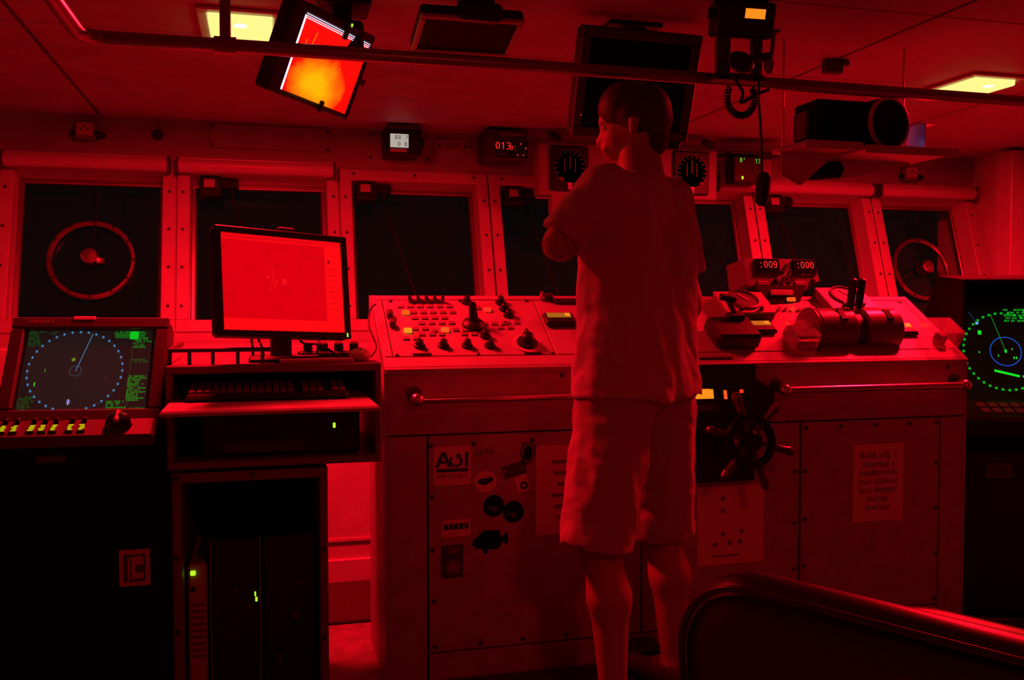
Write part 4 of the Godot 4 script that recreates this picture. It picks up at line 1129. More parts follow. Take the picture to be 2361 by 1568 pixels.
# ---------------------------------------------------------------- things hung from the ceiling
func overhead() -> void:
	var r := thing("overhead_handrail", "long steel handrail hung below the ceiling with a bent end", "handrail", at(V(1.5, 1.85, 2.56)))
	var pts := [V(-0.445, 1.85, 1.2), V(-0.435, 1.85, 2.3), V(-0.433, 1.85, 2.47)]
	for k in 7:
		var a := PI / 2 * k / 6.0
		pts.append(V(-0.373 - cos(a) * 0.06, 1.85, 2.5 + sin(a) * 0.06))
	pts.append_array([V(0.6, 1.853, 2.56), V(1.6, 1.85, 2.56), V(3.9, 1.842, 2.56)])
	put_w(MB.new().tube(pts, 0.0185, 16), "bar", M.rail_steel, r)
	for x in [-0.085, 3.3]:
		put_w(MB.new().cyl(V(x, 1.86, 2.56), V(x, CEIL, 2.56), 0.014, -1, 14).cyl(V(x, CEIL - 0.012, 2.56), V(x, CEIL, 2.56), 0.04, -1, 18), "hanger", M.rail_steel, r)
		put_w(MB.new().cyl(V(x - 0.028, 1.85, 2.56), V(x + 0.028, 1.85, 2.56), 0.024, -1, 16), "clamp", M.rail_steel, r)
	put_w(MB.new().cyl(V(-0.44, 1.86, 1.9), V(-0.44, CEIL, 1.9), 0.014, -1, 14), "hanger", M.rail_steel, r)
	# orange filtered display
	var t := thing("ceiling_monitor", "tilted ceiling monitor glowing orange behind a clipped-on red filter", "monitor", at(V(0.19, 1.87, 2.79), euler(42.2, 22.3, -5.3)), "monitors hung from the ceiling")
	var im := Image.create(270, 215, false, Image.FORMAT_RGBF)
	var nz := FastNoiseLite.new()
	nz.seed = 21
	nz.frequency = 0.01
	for y in 215:
		for x in 270:
			var d := Vector2((x - 120) / 95.0, (y - 168) / 75.0).length()
			var k := clampf(1.25 - d + 0.3 * nz.get_noise_2d(x, y), 0.0, 1.0)
			if x > 80 and x < 190 and y > 95 and (x % 7 == 0 or y % 7 == 0):
				k *= 0.82
			im.set_pixel(x, y, Color(1.0, 0.004 + 0.5 * k, 0.002))
	for q in [[60, 30, 50, 95], [120, 60, 100, 110], [190, 95, 170, 150], [30, 60, 34, 100]]:
		for e in 3:
			line(im, Vector2(q[0] + e, q[1]), Vector2(q[2] + e, q[3]), Color(1.0, 0.2, 0.0), 1)
	var qm := QuadMesh.new()
	qm.size = Vector2(0.27, 0.215)
	put(MB.new().box(Vector3(-0.02, 0.008, -0.03), Vector3(0.34, 0.262, 0.05), 0.008), "back_shell", M.black_plastic, t)
	put(MB.new().box(Vector3(-0.165, 0.008, -0.002), Vector3(0.048, 0.262, 0.014), 0.004).box(Vector3(-0.0, 0.127, -0.002), Vector3(0.29, 0.026, 0.014), 0.004).box(Vector3(0.0, -0.116, -0.002), Vector3(0.29, 0.014, 0.014), 0.004).box(Vector3(0.143, 0.0, -0.002), Vector3(0.012, 0.22, 0.014), 0.004), "bezel", M.black_plastic, t)
	var pm := picture("filtered_chart", im, 1.0)
	put_mesh(qm, "screen", pm, t, at(Vector3(0, 0, -0.002)), "orange glowing screen")
	put(MB.new().box(Vector3(-0.137, 0.0, 0.0), Vector3(0.005, 0.215, 0.003)), "screen_edge", M.lcd_edge, t, "thin white strip of unfiltered screen")
	for q in 3:
		put(MB.new().box(Vector3(0, 0.1125 - q * 0.0055, 0.0), Vector3(0.27, 0.002, 0.003)), "screen_edge", M.lcd_edge, t, "thin white strip of unfiltered screen")
	for c in [[0.02, 0.112, 0.016, 0.04], [0.143, 0.0, 0.03, 0.02], [0.02, -0.112, 0.014, 0.034]]:
		put(MB.new().box(Vector3(c[0], c[1], 0.008), Vector3(c[2], c[3], 0.012), 0.003), "filter_clip", M.black_plastic, t)
	put(MB.new().box(Vector3(0.035, 0.138, 0.004), Vector3(0.004, 0.01, 0.004)), "led", M.led_green, t)
	put_w(MB.new().box(V(0.24, 1.97, 2.86), Vector3(0.12, 0.1, 0.1), 0.01).cyl(V(0.24, 2.0, 2.86), V(0.24, CEIL, 2.86), 0.03, -1, 16).box(V(0.24, CEIL - 0.006, 2.86), Vector3(0.16, 0.012, 0.16), 0.003), "ceiling_mount", M.black_plastic, t)
	# small grey monitor, almost flat under the ceiling
	t = thing("ceiling_monitor", "grey-framed switched-off monitor folded up under the ceiling", "monitor", at(V(0.58, 1.955, 2.67), euler(5, 72, 3.6)), "monitors hung from the ceiling")
	put(MB.new().box(Vector3(0, 0, -0.02), Vector3(0.3, 0.185, 0.034), 0.008), "back_shell", M.black_plastic, t)
	put(MB.new().frame(0.3, 0.185, 0.016, 0.012, at(Vector3(0, 0, -0.005)), 0.003), "bezel", M.light_grey, t)
	put(MB.new().box(Vector3(0, 0, -0.002), Vector3(0.268, 0.153, 0.004)), "screen", M.black_screen, t)
	put_w(MB.new().box(V(0.6, 2.0, 2.62), Vector3(0.13, 0.05, 0.1), 0.01).box(V(0.6, 2.04, 2.64), Vector3(0.1, 0.06, 0.06), 0.006), "ceiling_mount", M.black_plastic, t)
	# large black monitor
	t = thing("ceiling_monitor", "large black switched-off monitor hung behind the person's head", "monitor", at(V(1.15, 1.87, 2.775), euler(-0.6, 19, -0.8)), "monitors hung from the ceiling")
	put(MB.new().box(Vector3(0, 0, -0.03), Vector3(0.4, 0.335, 0.055), 0.012), "back_shell", M.black_plastic, t)
	put(MB.new().frame(0.4, 0.335, 0.032, 0.014, at(Vector3(0, 0, -0.005)), 0.004), "bezel", M.dark_grey, t)
	put(MB.new().box(Vector3(0, 0, -0.002), Vector3(0.336, 0.271, 0.004)), "screen", M.black_screen, t)
	put(MB.new().box(Vector3(0.12, -0.178, -0.01), Vector3(0.12, 0.03, 0.04), 0.006), "speaker_bar", M.black_plastic, t)
	put(MB.new().box(Vector3(-0.175, -0.1, 0.0105), Vector3(0.003, 0.003, 0.002)), "led", M.led_red, t)
	put(MB.new().box(Vector3(-0.01, 0.172, -0.012), Vector3(0.04, 0.012, 0.02), 0.003), "catch", M.black_plastic, t)
	put_w(MB.new().cyl(V(1.15, 1.9, 2.84), V(1.15, CEIL, 2.84), 0.025, -1, 14).box(V(1.15, CEIL - 0.006, 2.84), Vector3(0.18, 0.012, 0.14), 0.003), "ceiling_mount", M.black_plastic, t)
	radio()
	searchlight_shelf()


func radio() -> void:
	var t := thing("radio_unit", "black radio with an orange display hung above the handrail", "radio", at(V(1.36, 1.955, 2.48), euler(-16, 14, -4)))
	put(MB.new().box(Vector3(0, 0.05, -0.05), Vector3(0.17, 0.1, 0.12), 0.01), "case", M.black_plastic, t)
	put(MB.new().box(Vector3(0, 0.05, 0.012), Vector3(0.165, 0.095, 0.008), 0.004), "front_panel", M.black_plastic, t)
	put(MB.new().box(Vector3(0.024, 0.067, 0.0165), Vector3(0.058, 0.027, 0.002)), "display", M.amber, t)
	for k in 4:
		put(MB.new().cyl(Vector3(-0.012 + k * 0.022, 0.036, 0.014), Vector3(-0.012 + k * 0.022, 0.036, 0.02), 0.0045, -1, 10), "button", M.dark_grey, t)
	put(MB.new().cyl(Vector3(0.068, 0.066, 0.014), Vector3(0.068, 0.066, 0.026), 0.007, -1, 12), "dial", M.dark_grey, t)
	put(MB.new().cyl(Vector3(-0.085, 0.062, -0.02), Vector3(-0.105, 0.062, -0.02), 0.017, -1, 14, 0.003), "bracket_knob", M.black_plastic, t)
	put_w(MB.new().box(V(1.307, 1.9, 2.5), Vector3(0.044, 0.13, 0.02), 0.003).box(V(1.415, 1.9, 2.5), Vector3(0.036, 0.13, 0.02), 0.003).box(V(1.36, 1.846, 2.515), Vector3(0.16, 0.02, 0.05), 0.003), "bracket", M.dark_grey, t)
	put_w(MB.new().box(V(1.3, 2.06, 2.5), Vector3(0.02, 0.04, 0.05), 0.002).box(V(1.43, 2.06, 2.5), Vector3(0.02, 0.04, 0.05), 0.002), "ceiling_bracket", M.black_plastic, t)
	var h := thing("handset", "black radio handset clipped below the radio", "handset", at(V(1.35, 1.872, 2.45), euler(0, 0, -18)))
	put(MB.new().ball(Vector3(-0.012, 0, 0), Vector3(0.042, 0.03, 0.022), 18, 10), "body", M.black_plastic, h)
	put(MB.new().box(Vector3(0.04, 0.006, 0), Vector3(0.05, 0.022, 0.022), 0.008, Transform3D(Basis(Vector3.BACK, 0.6), Vector3.ZERO)), "grip", M.black_plastic, h)
	put(MB.new().box(Vector3(0.075, 0.012, -0.01), Vector3(0.04, 0.024, 0.024), 0.005, Transform3D(Basis(Vector3.BACK, 0.5), Vector3.ZERO)), "hook", M.black_plastic, h)
	# coiled cord: a helix along a hanging loop
	var cd := thing("coiled_cord", "black coiled cord hanging in a loop under the handrail", "cord", at(V(1.345, 1.85, 2.46)))
	var pts := []
	for k in 420:
		var u := k / 419.0
		var a := lerpf(PI * 0.82, PI * 2.2, u)
		var c := Vector3(cos(a) * 0.044, -0.074 + sin(a) * 0.05, 0)
		var out_ := Vector3(cos(a), sin(a), 0)
		var ph := u * TAU * 26.0
		pts.append(c + out_ * cos(ph) * 0.008 + Vector3.BACK * sin(ph) * 0.008)
	put(MB.new().tube(pts, 0.0032, 5), "coil", M.black_plastic, cd)
	put(MB.new().cable([Vector3(-0.02, -0.02, 0.0), Vector3(0.0, -0.06, 0.01), Vector3(-0.005, -0.09, 0.012), Vector3(0.04, -0.065, 0.01), Vector3(0.09, -0.045, 0.0)], 0.005), "tail", M.black_plastic, cd)
	# hanging microphone
	var m := thing("microphone", "black hand microphone hanging on a thin cable", "microphone", at(V(1.42, 1.48, 2.48)))
	put(MB.new().box(Vector3(0.006, 0.04, 0), Vector3(0.046, 0.1, 0.032), 0.014, Transform3D(Basis(Vector3.BACK, -0.1), Vector3.ZERO)), "body", M.black_plastic, m)
	put(MB.new().cable([Vector3(0.006, 0.09, 0), Vector3(0.002, 0.2, 0), Vector3(-0.006, 0.3, 0.0), Vector3(-0.012, 0.37, 0.01), Vector3(-0.02, 0.4, 0.012)], 0.0045), "cable", M.black_plastic, m)
	# a spare aerial lead and wall hook on the ceiling
	var w := thing("ceiling_hook", "dark paddle-shaped holder on the ceiling right of the radio", "holder", at(V(1.62, CEIL, 2.75)))
	put(MB.new().box(Vector3(0, -0.004, 0), Vector3(0.03, 0.008, 0.03), 0.002).cyl(Vector3(0, 0, 0), Vector3(0.004, -0.085, -0.02), 0.007, -1, 10), "stem", M.dark_grey, w)
	put(MB.new().ball(Vector3(-0.004, -0.105, -0.022), Vector3(0.02, 0.03, 0.008), 14, 8), "paddle", M.mid_grey, w)
	var cb := thing("ceiling_clamp", "small dark bracket on the ceiling above the handrail", "bracket", at(V(2.02, CEIL, 3.02)))
	put(MB.new().box(Vector3(0, -0.025, 0), Vector3(0.07, 0.05, 0.04), 0.005).box(Vector3(0.04, -0.012, 0), Vector3(0.03, 0.02, 0.05), 0.003), "body", M.dark_grey, cb)


func searchlight_shelf() -> void:
	var s := thing("ceiling_shelf", "pale hanging shelf with bent brackets under the black round speaker", "shelf", at(V(1.941, 1.683, 2.751), Basis().scaled(Vector3.ONE * 0.786)))
	put(MB.new().box(Vector3(0.14, 0, 0.02), Vector3(0.45, 0.02, 0.3), 0.004), "board", M.white_paint, s)
	put(MB.new().box(Vector3(-0.23, 0.008, 0.04), Vector3(0.26, 0.02, 0.26), 0.004), "board", M.white_paint, s)
	put(MB.new().box(Vector3(0.14, -0.006, 0.175), Vector3(0.45, 0.034, 0.008), 0.002).box(Vector3(-0.23, 0.002, 0.175), Vector3(0.26, 0.034, 0.008), 0.002), "front_lip", M.white_paint, s)
	put(MB.new().prism([Vector2(-0.36, 0.0), Vector2(-0.1, 0.0), Vector2(-0.27, -0.14), Vector2(-0.36, -0.1)], 0.012, at(Vector3(0, 0, -0.02))), "gusset", M.white_paint, s)
	put(MB.new().prism([Vector2(-0.08, 0.0), Vector2(0.36, 0.0), Vector2(0.24, -0.05), Vector2(-0.06, -0.1)], 0.012, at(Vector3(0, 0, -0.1))), "gusset", M.white_paint, s)
	for x in [-0.3, 0.3]:
		put(MB.new().cyl(Vector3(x, 0, -0.1), Vector3(x, (CEIL - 1.683) / 0.786, -0.1), 0.005, -1, 10), "hanger_rod", M.white_paint, s)
	var b := thing("loudspeaker", "black box loudspeaker with a large round rimmed front on the shelf", "speaker", at(V(1.935, 1.699, 2.798), Basis().scaled(Vector3.ONE * 0.786)))
	put(MB.new().box(Vector3(0, 0.1, 0), Vector3(0.42, 0.2, 0.18), 0.008), "box", M.black_matte, b)
	put(MB.new().box(Vector3(-0.225, 0.1, 0.0), Vector3(0.025, 0.11, 0.1), 0.004), "side_plate", M.dark_grey, b)
	var rz := Transform3D(Basis(Vector3.RIGHT, PI / 2), Vector3(0.075, 0.1, 0.08))
	var yaw := at(Vector3.ZERO, euler(10, 0, 0))
	put(MB.new().lathe([Vector2(0.112, 0), Vector2(0.112, 0.07), Vector2(0.104, 0.085), Vector2(0.098, 0.08), Vector2(0, 0.06)], yaw * rz, 40), "drum", M.black_matte, b)
	put(MB.new().lathe([Vector2(0.1, 0.07), Vector2(0.113, 0.07), Vector2(0.113, 0.082), Vector2(0.106, 0.088), Vector2(0.1, 0.082), Vector2(0.1, 0.07)], yaw * rz, 40), "rim", M.light_grey, b)
	var d := thing("blue_display", "small instrument with a blue lit display and pale side hood", "display", at(V(2.115, 1.699, 2.806), Basis().scaled(Vector3.ONE * 0.786)))
	put(MB.new().box(Vector3(-0.05, 0.05, -0.03), Vector3(0.12, 0.1, 0.05), 0.005), "case", M.dark_grey, d)
	var im := Image.create(120, 90, false, Image.FORMAT_RGB8)
	im.fill(Color(0.02, 0.05, 0.5))
	scribble(im, Rect2i(4, 4, 112, 80), Color(0.15, 0.3, 1.0), 31, true)
	im.fill_rect(Rect2i(92, 40, 22, 20), Color(0.5, 0.75, 1.0))
	var qm := QuadMesh.new()
	qm.size = Vector2(0.11, 0.085)
	put_mesh(qm, "screen", picture("blue_picture", im, 4.0), d, at(Vector3(-0.05, 0.052, -0.004)), "blue lit screen")
	put(MB.new().box(Vector3(0, 0.05, 0), Vector3(0.006, 0.1, 0.22), 0.002, at(Vector3(0.045, 0, 0.1), euler(-18, 0, 0))), "side_hood", M.white_plastic, d)
	put(MB.new().box(Vector3(0.03, 0.102, 0.09), Vector3(0.09, 0.006, 0.2), 0.002), "top_hood", M.white_plastic, d)
	var l := thing("lamp_handle", "black rounded control drum under the hanging shelf", "control", at(V(1.863, 1.667, 2.830), Basis().scaled(Vector3.ONE * 0.786)))
	put(MB.new().cyl(Vector3(-0.07, -0.045, 0), Vector3(0.08, -0.03, 0), 0.038, -1, 20, 0.008), "drum", M.black_matte, l)
	put(MB.new().cyl(Vector3(0.0, -0.03, 0), Vector3(0.0, 0.012, 0), 0.015, -1, 12), "stem", M.black_matte, l)


# ---------------------------------------------------------------- instruments along the fascia
func fascia() -> void:
	# blank cover plate and small fittings
	var t := thing("cover_plate", "blank screwed cover plate on the fascia left of the small white display", "cover plate", at(V(0.05, 2.0, 4.797)))
	put(MB.new().box(Vector3(0, 0, 0.003), Vector3(0.57, 0.115, 0.006), 0.002), "plate", M.wall_paint, t)
	for x in [-0.275, 0.275]:
		for y in [-0.045, 0.045]:
			put_mesh(screw_mesh(), "screw", M.screw, t, at(Vector3(x, y, 0.006)))
	for q in [[-0.77, 1.99, "grey socket outlet with a black plug on the fascia, far left"], [3.74, 1.95, "grey socket outlet on the fascia beside the side wall"]]:
		t = thing("socket_outlet", q[2], "socket", at(V(q[0], q[1], 4.797)), "socket outlets")
		put(MB.new().box(Vector3(-0.02, 0.0, 0.025), Vector3(0.09, 0.085, 0.05), 0.006), "box", M.mid_grey, t)
		put(MB.new().box(Vector3(-0.02, 0.008, 0.052), Vector3(0.07, 0.06, 0.006), 0.002), "face", M.light_grey, t)
		for d in [[-0.035, 0.005], [-0.005, 0.005], [-0.02, 0.02]]:
			put(MB.new().cyl(Vector3(d[0], d[1], 0.053), Vector3(d[0], d[1], 0.0565), 0.005, -1, 10), "pin_hole", M.black_plastic, t)
		put(MB.new().cyl(Vector3(0.022, -0.015, 0.03), Vector3(0.07, -0.018, 0.035), 0.022, 0.01, 14, 0.003), "gland", M.black_plastic, t)
		put(MB.new().cyl(Vector3(-0.062, -0.012, 0.03), Vector3(-0.082, -0.012, 0.03), 0.015, -1, 12), "gland", M.black_plastic, t)
	t = thing("fascia_knob", "small black round knob alone on the fascia", "knob", at(V(-0.472, 1.99, 4.797)))
	put(MB.new().lathe([Vector2(0, 0), Vector2(0.012, 0), Vector2(0.012, 0.012), Vector2(0.024, 0.016), Vector2(0.023, 0.034), Vector2(0.014, 0.042), Vector2(0, 0.043)], Transform3D(Basis(Vector3.RIGHT, PI / 2), Vector3.ZERO), 18), "grip", M.black_plastic, t)
	# placards
	for q in [[0.965, 2.0, "LEFT", "fascia placard reading LEFT between two round marks"], [2.97, 1.99, "RIGHT", "fascia placard reading RIGHT behind the hanging shelf"]]:
		t = thing("placard", q[3], "sign", at(V(q[0], q[1], 4.797)), "engine side placards")
		put(MB.new().box(Vector3(0, 0, 0.002), Vector3(0.19, 0.07, 0.004), 0.001), "plate", M.wall_paint, t)
		text(q[2], 0.026, M.dark_grey, t, at(Vector3(0, 0, 0.0045)))
		for s in [-1, 1]:
			put(MB.new().cyl(Vector3(s * 0.07, 0, 0.003), Vector3(s * 0.07, 0, 0.007), 0.009, -1, 12), "round_mark", M.dark_grey, t)
	# small white display
	t = thing("depth_display", "black instrument with a small white screen on a fascia plate", "display", at(V(0.685, 1.99, 4.6)))
	put(MB.new().box(Vector3(0, -0.01, -0.196), Vector3(0.31, 0.13, 0.006), 0.002), "back_plate", M.wall_paint, t)
	for x in [-0.145, 0.145]:
		for y in [-0.065, 0.045]:
			put_mesh(screw_mesh(), "screw", M.screw, t, at(Vector3(x, y, -0.193)))
	put(MB.new().box(Vector3(0, -0.002, -0.1), Vector3(0.175, 0.145, 0.2), 0.008), "case", M.black_plastic, t)
	put(MB.new().box(Vector3(0, 0.062, 0.002), Vector3(0.16, 0.02, 0.006), 0.002), "key_row", M.dark_grey, t)
	for s in [-1, 1]:
		put(MB.new().cyl(Vector3(s * 0.088, -0.012, -0.03), Vector3(s * 0.1, -0.012, -0.03), 0.026, -1, 16, 0.003), "side_knob", M.black_plastic, t)
	var sc := put(MB.new().box(Vector3(-0.025, -0.008, 0.002), Vector3(0.09, 0.066, 0.004), 0.001), "screen", M.lcd_white, t, "small greyish white screen")
	text("88 7", 0.02, M.ink, sc, at(Vector3(-0.016, 0.008, 0.0045)), "screen_digits", mono)
	text("0 8", 0.02, M.ink, sc, at(Vector3(-0.01, -0.024, 0.0045)), "screen_digits", mono)
	put(MB.new().box(Vector3(-0.03, -0.055, 0.001), Vector3(0.082, 0.016, 0.006), 0.002), "lower_strip", M.light_grey, t)
	# speed log with red digits
	t = thing("speed_log", "dark instrument showing red digits 0139 on the fascia", "display", at(V(1.2, 1.985, 4.56)))
	put(MB.new().box(Vector3(0, -0.005, -0.11), Vector3(0.215, 0.15, 0.22), 0.006), "case", M.dark_grey, t)
	put(MB.new().box(Vector3(0.02, -0.03, 0.002), Vector3(0.165, 0.085, 0.006), 0.002), "window", M.black_gloss, t)
	put(MB.new().box(Vector3(-0.02, 0.05, 0.002), Vector3(0.035, 0.02, 0.008), 0.004).box(Vector3(0.045, 0.048, 0.002), Vector3(0.1, 0.016, 0.006), 0.003), "key_row", M.mid_grey, t)
	text("013", 0.034, M.digits_red, t, at(Vector3(-0.025, -0.012, 0.0055)), "display_digits", mono)
	text("9:", 0.022, M.digits_red, t, at(Vector3(0.028, -0.02, 0.0055)), "display_digits", mono)
	for p in [[0.066, 0.0], [0.092, -0.02], [0.05, -0.055], [0.08, -0.055]]:
		put(MB.new().box(Vector3(p[0], p[1], 0.006), Vector3(0.004, 0.009, 0.002)), "display_mark", M.digits_red, t)
	put(MB.new().box(Vector3(-0.03, -0.056, 0.0055), Vector3(0.05, 0.014, 0.001)), "legend", M.dark_grey, t)
	# two round gauges in a pale instrument box
	t = thing("gauge_box", "pale instrument box with two black gauges, partly behind the person", "gauge box", at(V(1.84, 1.86, 4.5)))
	put(MB.new().box(Vector3(0, 0.0, -0.06), Vector3(0.98, 0.26, 0.1), 0.006), "box", M.wall_paint, t)
	put(MB.new().box(Vector3(-0.36, -0.17, -0.04), Vector3(0.13, 0.1, 0.06), 0.004), "label_box", M.wall_paint, t)
	for s in [-0.335, 0.335]:
		var g := put(MB.new().box(Vector3(s, 0.005, -0.002), Vector3(0.205, 0.23, 0.02), 0.03), "gauge", M.black_plastic, t, "black square gauge with a round scale")
		put(MB.new().lathe([Vector2(0, 0), Vector2(0.082, 0), Vector2(0.082, 0.004), Vector2(0.088, 0.004), Vector2(0.088, 0.0)], Transform3D(Basis(Vector3.RIGHT, PI / 2), Vector3(s, 0.012, 0.008)), 32), "scale", M.dark_grey, g)
		for k in 13:
			var a := PI * (-0.15 + 1.3 * k / 12.0)
			put(MB.new().box(Vector3(0.072, 0, 0.0125), Vector3(0.013, 0.003, 0.001), 0.0, Transform3D(Basis(Vector3.BACK, a), Vector3(s, 0.012, 0))), "scale_mark", M.light_grey, g)
		for n in [-0.028, 0.0, 0.028]:
			put(MB.new().box(Vector3(s + n, 0.02 + (0.015 if n == 0.0 else 0.0), 0.0125), Vector3(0.003, 0.07, 0.001)), "pointer", M.light_grey, g)
		put(MB.new().box(Vector3(s, -0.085, 0.0125), Vector3(0.022, 0.034, 0.003)), "gauge_tag", M.white_plastic, g)
		put(MB.new().ball(Vector3(s - 0.045, -0.05, 0.012), Vector3(0.016, 0.01, 0.002), 12, 6).ball(Vector3(s + 0.055, -0.05, 0.012), Vector3(0.013, 0.01, 0.002), 12, 6), "gauge_mark", M.mid_grey, g)
	for q in [[1.43, "small black spot lamp on a stalk left of the person's head"], [2.26, "small black spot lamp on a stalk right of the large monitor"]]:
		t = thing("spot_lamp", q[1], "spot lamp", at(V(q[0], 2.0, 4.42)), "gauge spot lamps")
		put(MB.new().cyl(Vector3(-0.06, 0.02, 0.0), Vector3(0.0, -0.005, 0.0), 0.016, 0.02, 14, 0.003), "head", M.black_plastic, t)
		put(MB.new().cyl(Vector3(0.0, -0.002, 0), Vector3(0.05, -0.02, -0.04), 0.004, -1, 8), "stalk", M.dark_grey, t)
	# green digit display under a dark visor
	t = thing("rudder_display", "black display with small green digits under a dark visor", "display", at(V(2.52, 1.9, 4.52)))
	put(MB.new().box(Vector3(0.0, 0.0, -0.05), Vector3(0.17, 0.14, 0.1), 0.006), "case", M.black_plastic, t)
	put(MB.new().box(Vector3(0.04, 0.085, -0.06), Vector3(0.32, 0.014, 0.16), 0.003), "visor", M.black_plastic, t)
	put(MB.new().box(Vector3(0.05, -0.005, -0.115), Vector3(0.3, 0.17, 0.02), 0.003), "back_plate", M.wall_paint, t)
	text("8'", 0.022, M.digits_green, t, at(Vector3(-0.035, 0.048, 0.0005)), "display_digits", mono)
	text("13", 0.022, M.digits_green, t, at(Vector3(0.055, 0.046, 0.0005)), "display_digits", mono)
	put(MB.new().box(Vector3(-0.035, -0.045, 0.001), Vector3(0.01, 0.016, 0.002), 0.0005), "indicator_light", M.led_green, t)


# ---------------------------------------------------------------- chair in the foreground
func operator_chair() -> void:
	var t := thing("operator_chair", "black vinyl operator's chair seen from behind in the foreground corner", "chair", at(V(0.976, 0.0, 1.225), euler(-62, 0, 0)))
	# chair faces its own -z; the backrest stands at +z
	var bk := MB.new()
	_slab(bk, 0.68, 0.36, 0.12, 0.13, at(Vector3(0.07, 0.595, 0.2), euler(0, 6, 0)))
	put(bk, "backrest", M.vinyl, t)
	var pp := []
	for p in rounded(0.68, 0.36, 0.13, 8):
		pp.append(at(Vector3(0.07, 0.595, 0.2), euler(0, 6, 0)) * Vector3(p.x * 0.96, p.y * 0.95, 0.046))
	pp.append(pp[0])
	put(MB.new().tube(pp, 0.006, 6, false), "piping", M.vinyl, t)
	var st := MB.new()
	_slab(st, 0.56, 0.48, 0.12, 0.1, at(Vector3(0.07, 0.55, -0.14), Basis(Vector3.RIGHT, PI / 2)))
	put(st, "seat", M.seat_vinyl, t)
	put(MB.new().cyl(Vector3(0, 0.0, -0.1), Vector3(0, 0.5, -0.1), 0.04, -1, 20), "column", M.steel, t)
	put(MB.new().lathe([Vector2(0, 0), Vector2(0.24, 0), Vector2(0.235, 0.02), Vector2(0.06, 0.05), Vector2(0, 0.05)], at(Vector3(0, 0, -0.1)), 32), "base", M.dark_grey, t)
	put(MB.new().box(Vector3(0, 0.49, 0.1), Vector3(0.07, 0.03, 0.3), 0.006).box(Vector3(0, 0.5, 0.27), Vector3(0.07, 0.1, 0.02), 0.006), "back_bracket", M.dark_grey, t)


func rounded(w: float, h: float, r: float, seg: int) -> Array:
	var out_ := []
	for c in [[1, 1, 0.0], [-1, 1, PI / 2], [-1, -1, PI], [1, -1, PI * 1.5]]:
		for k in seg + 1:
			var a: float = c[2] + PI / 2 * k / seg
			out_.append(Vector2(c[0] * (w / 2 - r) + cos(a) * r, c[1] * (h / 2 - r) + sin(a) * r))
	return out_


func _slab(mb: MB, w: float, h: float, d: float, r: float, xf: Transform3D) -> void:   # a cushion: rounded outline with rounded-over edges
	var rings := []
	var norms := []
	var n := 10
	for i in n + 1:
		var a := -PI / 2 + PI * i / n
		var inset := (1.0 - cos(a)) * d * 0.55
		var z := sin(a) * d / 2
		var ring := []
		var nr := []
		var base := rounded(w, h, r, 8)
		for p in base:
			var q: Vector2 = p
			var s := Vector2((w / 2 - inset) / (w / 2), (h / 2 - inset) / (h / 2))
			ring.append(Vector3(q.x * s.x, q.y * s.y, z))
			var o := Vector2(signf(q.x) * maxf(absf(q.x) - (w / 2 - r), 0.0), signf(q.y) * maxf(absf(q.y) - (h / 2 - r), 0.0)).normalized()
			nr.append((xf.basis * Vector3(o.x * cos(a), o.y * cos(a), sin(a))).normalized())
		rings.append(ring)
		norms.append(nr)
	for i in n:
		var c: int = rings[i].size()
		for k in c:
			var k2 := (k + 1) % c
			mb.tri(xf * rings[i][k], xf * rings[i][k2], xf * rings[i + 1][k2], norms[i][k], norms[i][k2], norms[i + 1][k2])
			mb.tri(xf * rings[i][k], xf * rings[i + 1][k2], xf * rings[i + 1][k], norms[i][k], norms[i + 1][k2], norms[i + 1][k])
	var c2: int = rings[0].size()
	for k in c2:
		var k2 := (k + 1) % c2
		mb.flat(xf * Vector3(0, 0, d / 2), xf * rings[n][k], xf * rings[n][k2])
		mb.flat(xf * Vector3(0, 0, -d / 2), xf * rings[0][k2], xf * rings[0][k])


